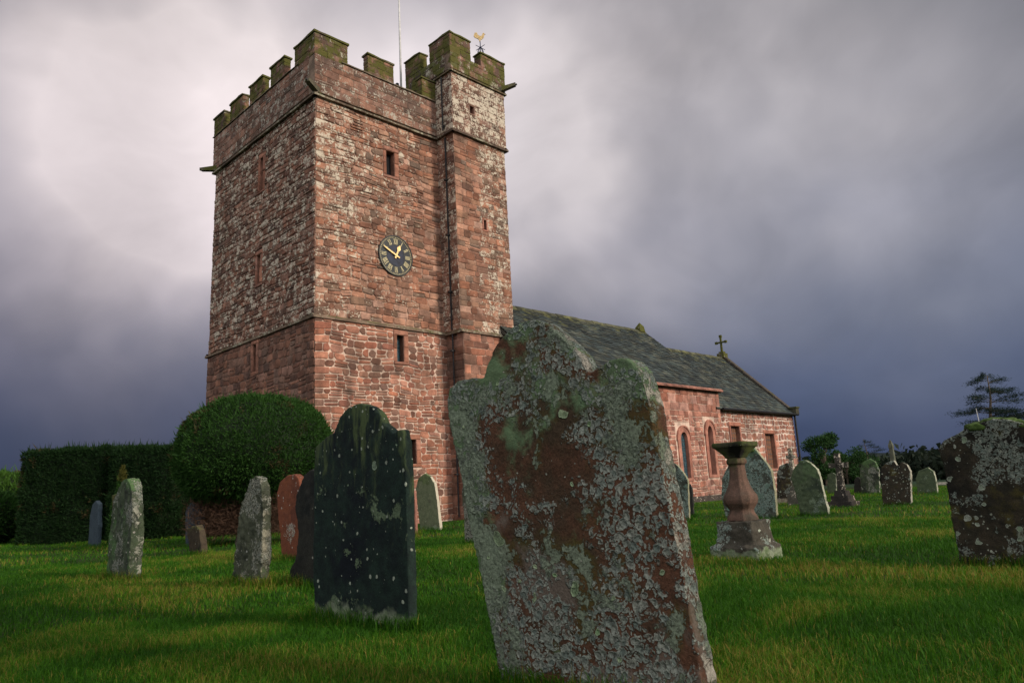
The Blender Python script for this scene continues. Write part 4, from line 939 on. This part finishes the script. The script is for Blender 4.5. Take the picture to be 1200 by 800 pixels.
tw=np_mesh('dead_twigs',sprays(p,np.stack([npr.normal(0,.5,n),npr.normal(0,.5,n),npr.uniform(-.3,1.,n)],1),.20,.008,.4),4,M['twig'],npr.uniform(0,1,n),ball); tw['kind']='stuff'
def box_shape(x0,x1,y0,y1,h,rr=.22,under=.0,bow=0):
    cx,cy=(x0+x1)/2,(y0+y1)/2; hx,hy=(x1-x0)/2,(y1-y0)/2
    def sh(n):
        areas=np.array([2*hx*h,2*hx*h,2*hy*h,2*hy*h,4*hx*hy]); f=npr.choice(5,n,p=areas/areas.sum()); a=npr.uniform(-1,1,n); b=npr.uniform(0,1,n)
        X=np.where(f<2,a*hx,np.where(f==2,-hx,np.where(f==3,hx,a*hx))); Y=np.where(f==0,-hy,np.where(f==1,hy,np.where(f<4,a*hy,(b*2-1)*hy))); Z=np.where(f==4,h,b*h)
        N=np.zeros((n,3)); N[:,1]=np.where(f==0,-1,np.where(f==1,1,0)); N[:,0]=np.where(f==2,-1,np.where(f==3,1,0)); N[:,2]=(f==4)
        # round the shoulders: pull towards the inner box
        ix=np.clip(X,-hx+rr,hx-rr);iy=np.clip(Y,-hy+rr,hy-rr);iz=np.clip(Z,rr,h-rr)
        dv=np.stack([X-ix,Y-iy,np.where(Z<rr,0,Z-iz)],1); l=np.linalg.norm(dv,axis=1); k=np.where(l>rr,rr/np.maximum(l,1e-6),1)
        P=np.stack([ix,iy,np.where(Z<rr,Z,iz)],1)+dv*k[:,None]; N=unit(np.where(l[:,None]>1e-4,dv,N)+N*.3)
        taper=1-under*np.clip((.9-P[:,2])/.9,0,1)**1.5
        P[:,0]=P[:,0]*np.where(P[:,0]>0,taper,1); P[:,0]+=cx;P[:,1]+=cy
        def core(root):
            mb=MB(); i=.12; mb.box(x0+i,x1-i-under*.5*(x1-x0),y0+i,y1-i,0,.9,); mb.box(x0+i,x1-i,y0+i,y1-i,.901,h-i); return mb.build('inner_growth',M['core'],root)
        return P,N,core
    return sh
clipped('hedge','square clipped dark green hedge block with upright end, set back on the lawn','hedge',(-13.2,22.9,0),box_shape(-1.55,1.28,-1.0,1.0,2.72,.16),60000,M['yewdark'],None,.10,.022,R_(-8))
clipped('hedge','clipped dark green hedge block with rounded undercut end next to the ball shaped yew','hedge',(-10.6,22.2,0),box_shape(-1.12,1.05,-1.0,1.0,2.62,.30,.35),45000,M['yewdark'],None,.10,.022,R_(-14))
clipped('shrub','bright green rounded shrub beyond the hedge end','shrub',(-19.0,26.0,0),ball_shape(2.1,1.4,1.15,1.3),22000,M['yewbright'],None,.16,.04,noise_amp=.25)
clipped('shrub','low dull green shrub beside the hedge end','shrub',(-16.6,23.6,0),ball_shape(.95,.9,.85,.75),14000,M['yew'],None,.13,.035,noise_amp=.18)
def cone_shape(r,h):
    def sh(n):
        f=1-np.sqrt(npr.uniform(0,1,n)); t=npr.uniform(0,2*math.pi,n); rad=r*(1-f)**.8
        P=np.stack([rad*np.cos(t),rad*np.sin(t),f*h],1); N=unit(np.stack([np.cos(t),np.sin(t),np.full(n,.35)],1))
        def core(root):
            mb=MB(); tube(mb,(0,0,0),(0,0,h*.92),r*.8,.02,10); return mb.build('trunk',M['core'],root)
        return P,N,core
    return sh
dc=clipped('dwarf_conifer','narrow pointed dwarf conifer with yellow tip before the hedge','conifer',(-10.75,20.2,0),cone_shape(.27,1.95),5000,M['yew'],None,.09,.025)
mb_n=700; f=npr.uniform(.82,1.02,mb_n); t=npr.uniform(0,6.28,mb_n); P_=np.stack([.27*(1.02-f)**.8*np.cos(t)*1.2,.27*(1.02-f)**.8*np.sin(t)*1.2,f*1.95],1)
M['yellowleaf']=leaf_mat('yellow_tip',(.05,.055,.012),(.09,.085,.018))
np_mesh('tip',sprays(P_,np.tile([[0,0,1.]],(mb_n,1)),.10,.028,.4),4,M['yellowleaf'],npr.uniform(0,1,mb_n),dc)
# free trees
def limb(mb,pts,r0,r1,n=6):
    for i in range(len(pts)-1):
        f0=i/(len(pts)-1);f1=(i+1)/(len(pts)-1); tube(mb,pts[i],pts[i+1],r0+(r1-r0)*f0,r0+(r1-r0)*f1,n)
def cedar(loc,H,Wd,label,seed,name='cedar_tree',cat='tree',nl=8,zlow=.35,leafn=900,mat='cedarleaf'):
    r=random.Random(seed); root=empty(name,loc,0,label=label,cat=cat)
    mb=MB(); tr=[(0,0,0)]
    for k in range(1,9): tr.append((tr[-1][0]+r.uniform(-.02,.02)*H,tr[-1][1]+r.uniform(-.02,.02)*H,H*k/8*.97))
    limb(mb,tr,.028*H,.004*H,8); pos=[];dr=[]
    for k in range(nl*4):
        f=zlow+(1-zlow)*((k//4+.5)/nl)+r.uniform(-.045,.045); f=max(zlow+.001,min(.985,f)); z=f*H; base=Vector(tr[0]).lerp(Vector(tr[-1]),f); i=min(7,int(f*8/.97)); g=f*8/.97-i
        if i<8: base=Vector(tr[i]).lerp(Vector(tr[min(8,i+1)]),min(1,g))
        t=r.uniform(0,6.283); L=Wd*.5*(1.08-.85*((f-zlow)/(1-zlow))**1.6)*r.uniform(.35,1.15)
        pts=[base]; d=Vector((math.cos(t),math.sin(t),r.uniform(.0,.42)))
        for q in range(5):
            pts.append(pts[-1]+d*(L/5)); d=(d+Vector((r.uniform(-.2,.2),r.uniform(-.2,.2),-.08))).normalized()
        limb(mb,[tuple(p) for p in pts],.008*H*(1.2-f),.0015*H,5)
        for q in range(2,6):
            m=int(leafn*L/Wd/3.2*(1.2 if q>3 else .8)); c=np.array(pts[q]); s=L*.20
            pp=c+npr.normal(0,1,(m,3))*np.array([s*.85,s*.85,.015*H]); pos.append(pp); dr.append(np.tile([[math.cos(t),math.sin(t),.25]],(m,1)))
    mb.build('trunk',M['bark'],root)
    pos=np.concatenate(pos);dr=np.concatenate(dr)
    np_mesh('crown',sprays(pos,dr,.024*H,.0042*H,.45),4,M[mat],npr.uniform(0,1,len(pos)),root)
    return root
M['cedarleaf']=leaf_mat('cedar_leaf',(.008,.020,.018),(.018,.036,.024))
cedar((89.8,140,0),18.2,13.5,'dark layered cedar silhouetted on the skyline above the big dark gravestone',5,leafn=1000,nl=10)
cedar((29.0,62,-.3),3.9,3.4,'low flat topped conifer behind the broad mossy gravestone',8,'conifer',nl=6,zlow=.15,leafn=900)
def broadleaf(loc,H,rad,label,seed,mat,n=9000,name='tree',cat='tree',ls=.16,group=None,low=.1):
    r=random.Random(seed); root=empty(name,loc,0,label=label,cat=cat,group=group)
    mb=MB(); pts=[];pos=[];dr=[]
    limb(mb,[(0,0,0),(0,0,H*.3),(0.05*H,0,H*.6),(0,0,H*.9)],.03*H,.006*H,7)
    cl=[]
    for k in range(26):
        t=r.uniform(0,6.283); f=r.uniform(low,1); rr=rad*math.sqrt(max(.05,1-(2*f-1)**2*.85))*r.uniform(.35,.95)
        c=np.array([math.cos(t)*rr,math.sin(t)*rr,H*(low+.02+(.93-low)*f)]); cl.append(c); limb(mb,[(0,0,max(.1,c[2]*.55)),tuple(c*np.array([.5,.5,.85])),tuple(c)],.010*H,.003*H,5)
        m=n//26; s=rad*r.uniform(.18,.34); d=unit(npr.normal(0,1,(m,3))); pp=c+d*(s*npr.uniform(.3,1.05,m)**.6)[:,None]*np.array([1,1,.75]); pos.append(pp); dr.append(d+np.array([0,0,.2]))
    mb.build('trunk',M['bark'],root); pos=np.concatenate(pos);dr=np.concatenate(dr); ok=pos[:,2]>.05; pos=pos[ok];dr=dr[ok]
    np_mesh('crown',sprays(pos,dr,ls,ls*.5,.6),4,M[mat],npr.uniform(0,1,len(pos)),root); return root
M['bush']=leaf_mat('bush_leaf',(.012,.038,.010),(.035,.085,.02)); M['far']=leaf_mat('wood_leaf',(.010,.018,.012),(.022,.032,.018))
broadleaf((21.6,53,0),3.5,1.7,'tall green bush just past the chancel corner',3,'bush',9000,'bush','bush',.15)
broadleaf((24.4,56,0),2.4,2.0,'lower spreading green bush beyond the dark stone cross',4,'bush',8000,'bush','bush',.15)
def bare(loc,H,label,seed,group):
    r=random.Random(seed); root=empty('bare_tree',loc,0,label=label,cat='tree',group=group); mb=MB()
    limb(mb,[(0,0,0),(0,0,H*.4)],.03*H,.02*H); m2=MB()
    def grow(m,p,d,L,rad,k):
        q=p+d*L; tube(m,p,q,rad,rad*.7,4)
        if k==0: return
        for _ in range(4 if k>1 else 5): grow(m2,q,(d+Vector((r.uniform(-.7,.7),r.uniform(-.7,.7),r.uniform(0,.5)))).normalized(),L*.66,rad*.55,k-1)
    grow(m2,Vector((0,0,H*.4)),Vector((0,0,1)),H*.2,.018*H,4)
    mb.build('trunk',M['bark'],root); m2.build('crown',M['twig'],root)
for k,(x,y,h,lab) in enumerate(((-42.6,60,4.9,'bare reddish brown tree showing above the bright green shrub'),(-40.3,60,5.0,'bare twiggy tree top between bright shrub and hedge'),(-32.4,60,6.0,'bare purplish tree top poking over the middle of the hedges'))): bare((x,y,0),h,lab,k+2,'bare trees beyond the hedge')
# unseen trees added behind and beside the viewpoint to shade the near grass
clipped('added_shade_yew','large dark rounded yew added unseen behind the viewpoint to shade the grass','tree',(-5.4,-2.6,0),ball_shape(2.9,2.4,3.1,2.5),9000,M['yew'],None,.3,.09,noise_amp=.35)
broadleaf((3.8,1.0,0),6.9,2.5,'dark round headed tree on a clear trunk, added unseen beside the viewpoint for shade',21,'yew',26000,'added_shade_tree','tree',.2,low=.50)
# ------------------------------------------------------------------ ground
def patch(x,y):
    x2=x+.5*np.sin(y*1.9+.4)+.25*np.sin(y*4.7);y2=y+.5*np.sin(x*1.6+1.1)+.25*np.sin(x*5.3+2)
    return (np.sin(x2*1.1+1.3*np.sin(y2*.7))+np.sin(y2*1.7+x2*.45+2)+.8*np.sin(x2*2.9-y2*2.2)+.5*np.sin(x2*5.1+y2*4.3+1))/3.0
def gz(x,y):
    r=np.hypot(x,y)
    near=.018*np.sin(x*1.3+.5)*np.sin(y*1.1)+.012*np.sin(x*2.7+y*1.9)
    far=-np.clip((r-36)/260,0,1)*3.0
    az=np.degrees(np.arctan2(x,y)); hill=np.clip((r-500)/1000,0,1)**1.3*(31+6*np.sin(az*.21+1)+4*np.sin(az*.55+.6)+2.*np.sin(az*1.3))
    return near*np.clip(1.4-r/40,0,1)+far+hill
rad=np.concatenate([np.linspace(.0,12,31)[1:],np.geomspace(12.6,2600,60)]); naz=128
az=np.linspace(0,2*math.pi,naz,endpoint=False); V=[(0,0,float(gz(0.,0.)))]; F=[]
for r in rad:
    X=r*np.sin(az);Y=r*np.cos(az);Z=gz(X,Y); V+= [(float(a),float(b),float(c)) for a,b,c in zip(X,Y,Z)]
for k in range(naz): F.append((0,1+(k+1)%naz,1+k))
for i in range(len(rad)-1):
    o0=1+i*naz;o1=o0+naz
    for k in range(naz): F.append((o0+k,o0+(k+1)%naz,o1+(k+1)%naz,o1+k))
me=bpy.data.meshes.new('ground'); me.from_pydata(V,[],F); me.polygons.foreach_set('use_smooth',[True]*len(F))
t=NT('turf'); P=t.geo('Position'); n1=t.noise(P,1.1,5,.6); n2=t.noise(P,22,5,.7); far=t.n('ShaderNodeVectorMath',operation='LENGTH'); t.l(P,far.inputs[0])
c=t.mix(t.ss(n1,.4,.65),(.020,.048,.008),(.045,.055,.012)); c=t.mix(t.ss(n2,.3,.75),c,(.012,.022,.006))
fl=t.noise(P,.006,3,.5); fieldc=t.mix(t.ss(fl,.45,.52),(.012,.040,.022),(.016,.030,.014)); c=t.mix(t.ss(far.outputs['Value'],55.,110.),c,fieldc)
wood=t.mix(t.ss(t.noise(P,.02,5,.7),.4,.6),(.006,.012,.014),(.012,.020,.016)); c=t.mix(t.ss(far.outputs['Value'],420.,620.),c,wood)
me.materials.append(t.out(c,.95,n2,.03,.6,.1)); g=bpy.data.objects.new('ground',me); COL.objects.link(g); g['kind']='structure'
# grass blades
def blades(n,r0,r1,ln,wd,half=46,xy=None):
    r=np.sqrt(npr.uniform(r0*r0,r1*r1,n)); a=np.radians(npr.uniform(-half,half,n)); x=r*np.sin(a);y=r*np.cos(a)
    if xy is not None: x,y=xy
    # inside the church no grass grows
    dx=x+5.672;dy=y-20.637; ua=dx*.7037+dy*.7105; vb=-dx*.7105+dy*.7037
    ok=~(((ua>-.1)&(ua<7.5)&(vb>-.9)&(vb<7.6))|((ua>6.8)&(ua<24.7)&(vb>-3.0)&(vb<4.3))); x=x[ok];y=y[ok];n=len(x)
    pt=patch(x,y); dry=npr.uniform(0,1,n)<np.clip(.07+.48*pt,.015,.62)
    far_=np.clip((np.hypot(x,y)-12)/10,0,1); dry&=npr.uniform(0,1,n)>far_*.55; L=ln*npr.uniform(.5,1.35,n)*(1+.25*pt); w=wd*npr.uniform(.6,1.3,n)
    t=npr.uniform(0,2*math.pi,n); lean=npr.uniform(.15,.95,n); lx=np.cos(t);ly=np.sin(t)
    s=npr.uniform(0,2*math.pi,n); sx=np.cos(s)*w*.5;sy=np.sin(s)*w*.5; z=gz(x,y)-.008
    b0=np.stack([x-sx,y-sy,z],1);b1=np.stack([x+sx,y+sy,z],1)
    mx=x+lx*L*lean*.3;my=y+ly*L*lean*.3;mz=z+L*.6
    m0=np.stack([mx-sx*.7,my-sy*.7,mz],1);m1=np.stack([mx+sx*.7,my+sy*.7,mz],1)
    tp=np.stack([x+lx*L*lean,y+ly*L*lean,z+L*(1-.35*lean)],1)
    g=np.clip(npr.uniform(0,.42,n)+.26*pt,0,.62); col=np.where(dry,npr.uniform(.75,1.,n),g)
    return b0,b1,m1,m0,tp,col
parts=[blades(300000,1.9,6.5,.062,.0038),blades(300000,6.3,15,.066,.0070),blades(330000,14.5,44,.075,.0125)]
def tufts():
    X=[];Y=[]
    for k,(lc,th,pts) in STONES.items():
        base=[p_[0] for p_ in (pts[0],pts[-1])]; d=math.hypot(*lc); m=int(2200/max(1.,d/4))
        s_=npr.uniform(base[0]-.05,base[1]+.05,m); t_=np.where(npr.uniform(0,1,m)<.6,-npr.exponential(.035,m)-.01,th+npr.exponential(.035,m)+.01)
        e_=npr.uniform(0,1,m)<.2; s_=np.where(e_,base[1]+.02+npr.exponential(.03,m),s_); t_=np.where(e_,npr.uniform(-.03,th+.03,m),t_)
        X.append(lc[0]+s_*.7105+t_*.7037); Y.append(lc[1]-s_*.7037+t_*.7105)
    return np.concatenate(X),np.concatenate(Y)
parts.append(blades(0,0,0,.13,.0055,xy=tufts()))
Q=np.concatenate([np.stack(p[:4],1) for p in parts]); T=np.concatenate([np.stack([p[3],p[2],p[4]],1) for p in parts]); cc=np.concatenate([p[5] for p in parts])
n=len(Q); me=bpy.data.meshes.new('grass'); VV=np.concatenate([Q,T[:,2:3]],1)   # b0 b1 m1 m0 tip
me.vertices.add(n*5); me.vertices.foreach_set('co',VV.reshape(-1).astype(np.float32))
bidx=np.arange(n)[:,None]*5; loops=np.concatenate([bidx+np.array([[0,1,2,3]]),bidx+np.array([[3,2,4]])],1).reshape(-1).astype(np.int32)
me.loops.add(n*7); me.loops.foreach_set('vertex_index',loops); me.polygons.add(n*2)
ls=np.stack([np.arange(n)*7,np.arange(n)*7+4],1).reshape(-1).astype(np.int32); lt=np.tile([4,3],n).astype(np.int32)
me.polygons.foreach_set('loop_start',ls); me.polygons.foreach_set('loop_total',lt)
a=me.attributes.new('Col','FLOAT_COLOR','FACE'); a.data.foreach_set('color',np.repeat(np.repeat(cc,2)[:,None],4,1).astype(np.float32).ravel()); me.update(calc_edges=True)
t=NT('grass_blade'); v=t.sep(t.attr().outputs['Vector'])[0]
rp=t.n('ShaderNodeValToRGB'); t.l(v,rp.inputs[0]); e=rp.color_ramp.elements; e[0].position=0; e[0].color=(.018,.072,.004,1); e[1].position=1.; e[1].color=(.28,.21,.05,1)
for ps,cl in((.35,(.052,.165,.007,1)),(.6,(.125,.225,.010,1)),(.72,(.16,.17,.020,1))): q=e.new(ps); q.color=cl
b=t.n('ShaderNodeBsdfPrincipled'); t.l(rp.outputs[0],b.inputs['Base Color']); b.inputs['Roughness'].default_value=.6; b.inputs['Specular IOR Level'].default_value=.15
tr=t.n('ShaderNodeBsdfTranslucent'); t.l(rp.outputs[0],tr.inputs[0]); mx=t.n('ShaderNodeMixShader'); mx.inputs[0].default_value=.35; t.l(b.outputs[0],mx.inputs[1]); t.l(tr.outputs[0],mx.inputs[2]); o=t.n('ShaderNodeOutputMaterial'); t.l(mx.outputs[0],o.inputs[0])
me.materials.append(t.mat); go=bpy.data.objects.new('grass',me); COL.objects.link(go); tag(go,'short rough green grass with straw coloured patches','grass',kind='stuff')
# far wood beyond the field
pos=[];r=random.Random(4)
for k in range(420):
    az_=R_(r.uniform(14,42)); d=r.uniform(170,230); c=np.array([d*math.sin(az_),d*math.cos(az_),gz(d*math.sin(az_),d*math.cos(az_))]); h=r.uniform(4.5,7.0)*(1.0+.12*math.sin(az_*40)); m=70
    dd=unit(npr.normal(0,1,(m,3))); pos.append(c+np.array([0,0,h*.5])+dd*np.array([2.4,2.4,h*.5])*npr.uniform(.6,1.05,(m,1)))
pos=np.concatenate(pos); w=np_mesh('woods',sprays(pos,npr.normal(0,1,pos.shape),1.3,.9,.3),4,M['far'],npr.uniform(0,1,len(pos))); tag(w,'dark mass of woodland along the far edge of the field','wood',kind='stuff')

# ------------------------------------------------------------------ light, sky, camera
SUN_AZ,SUN_EL=118.,24.     # azimuth clockwise from +Y (towards the view), elevation
sd=Vector((math.sin(R_(SUN_AZ))*math.cos(R_(SUN_EL)),math.cos(R_(SUN_AZ))*math.cos(R_(SUN_EL)),math.sin(R_(SUN_EL))))
sl=bpy.data.lights.new('sun','SUN'); sl.energy=1.5; sl.angle=R_(10); sl.color=(1.,.88,.73); so=bpy.data.objects.new('sun',sl); COL.objects.link(so); so.rotation_euler=sd.to_track_quat('Z','Y').to_euler()
w=bpy.data.worlds.new('World'); scn.world=w; w.use_nodes=True
t=NT('w',w); D=t.n('ShaderNodeTexCoord').outputs['Generated']; nrm=t.n('ShaderNodeVectorMath',operation='NORMALIZE'); t.l(D,nrm.inputs[0]); D=nrm.outputs[0]
sky=t.n('ShaderNodeTexSky',sky_type='NISHITA'); sky.sun_disc=False; sky.sun_elevation=R_(SUN_EL); sky.sun_rotation=R_(SUN_AZ)
mp=t.mapping(D,(1,1,1.45)); Wd=t.warp(mp,1.6,.55,3); Wf_=t.warp(D,2.4,.10,4)
x,y,z=t.sep(t.warp(D,3.0,.09,4))
def lobe(px,k):
    d=t.n('ShaderNodeVectorMath',operation='DOT_PRODUCT'); t.l(Wf_,d.inputs[0]); d.inputs[1].default_value=px
    return t.math('EXPONENT',t.math('MULTIPLY',t.math('SUBTRACT',d.outputs['Value'],1.),k))
rp=t.n('ShaderNodeValToRGB'); t.l(z,rp.inputs[0]); rp.color_ramp.interpolation='EASE'; e=rp.color_ramp.elements
E=[(0.,(.016,.038,.115)),(.04,(.022,.044,.122)),(.10,(.048,.072,.150)),(.19,(.090,.110,.175)),(.30,(.145,.157,.212)),(.42,(.190,.191,.226)),(.53,(.146,.148,.178)),(.64,(.122,.127,.156)),(1.,(.22,.22,.25))]
e[0].position=E[0][0];e[0].color=(*E[0][1],1);e[1].position=1.;e[1].color=(*E[-1][1],1)
for p_,c_ in E[1:-1]: q=e.new(p_); q.color=(*c_,1)
c=rp.outputs[0]
dark=t.math('MULTIPLY',lobe(tuple(Vector((-.56,.82,.03)).normalized()),5.5),.97)
c=t.mix(dark,c,(.006,.020,.080))
SKYL=[((-.379,.821,.428),42,(.50,.43,.39)),((.07,.876,.44),50,(.42,.37,.35)),((-.15,.80,.56),60,(.18,.16,.16)),((-.50,.80,.36),60,(.13,.11,.11)),((.377,.838,.394),45,(.27,.245,.235)),((.55,.80,.25),60,(.05,.05,.055)),((.0,-.72,.62),3.4,(1.95,1.90,1.83))]
for d_,k_,col_ in SKYL:
    d_=tuple(Vector(d_).normalized()); c=t.mix(1.,c,t.mix(lobe(d_,k_),(0,0,0),col_),'ADD')
nn=t.noise(Wd,1.9,6,.55); n2=t.noise(Wd,5.5,5,.55)
mod=t.math('MULTIPLY_ADD',t.ss(nn,.3,.7),.34,.83); mod=t.math('MULTIPLY',mod,t.math('MULTIPLY_ADD',n2,.3,.85))
c=t.mix(1.,c,mod,'MULTIPLY')
c10=t.n('ShaderNodeVectorMath',operation='SCALE'); t.l(c,c10.inputs[0]); c10.inputs['Scale'].default_value=10*.455
full=t.mix(.985,sky.outputs[0],c10.outputs[0])
bg=t.n('ShaderNodeBackground'); t.l(full,bg.inputs[0]); bg.inputs[1].default_value=.1; o=t.n('ShaderNodeOutputWorld'); t.l(bg.outputs[0],o.inputs[0])
cam=bpy.data.cameras.new('camera'); co=bpy.data.objects.new('camera',cam); COL.objects.link(co); scn.camera=co
cam.sensor_width=36; cam.lens=36*862.35/1200; cam.clip_end=6000; cam.clip_start=.05
tl,ro=R_(11.3912),R_(3.0077)
fw=Vector((0,math.cos(tl),math.sin(tl))); rt=Vector((1,0,0)); up=rt.cross(fw); Rr=math.cos(ro)*rt-math.sin(ro)*up; Uu=math.sin(ro)*rt+math.cos(ro)*up
co.matrix_world=Matrix(((Rr.x,Uu.x,-fw.x,0),(Rr.y,Uu.y,-fw.y,0),(Rr.z,Uu.z,-fw.z,.85),(0,0,0,1)))
vs=scn.view_settings; vs.view_transform='Standard'; vs.look='None'; vs.gamma=1; vs.exposure=1.12; vs.use_curve_mapping=False
scn.cycles.use_denoising=True; scn.cycles.max_bounces=6; scn.cycles.transparent_max_bounces=4
try: scn.cycles.denoiser='OPENIMAGEDENOISE'
except Exception: pass
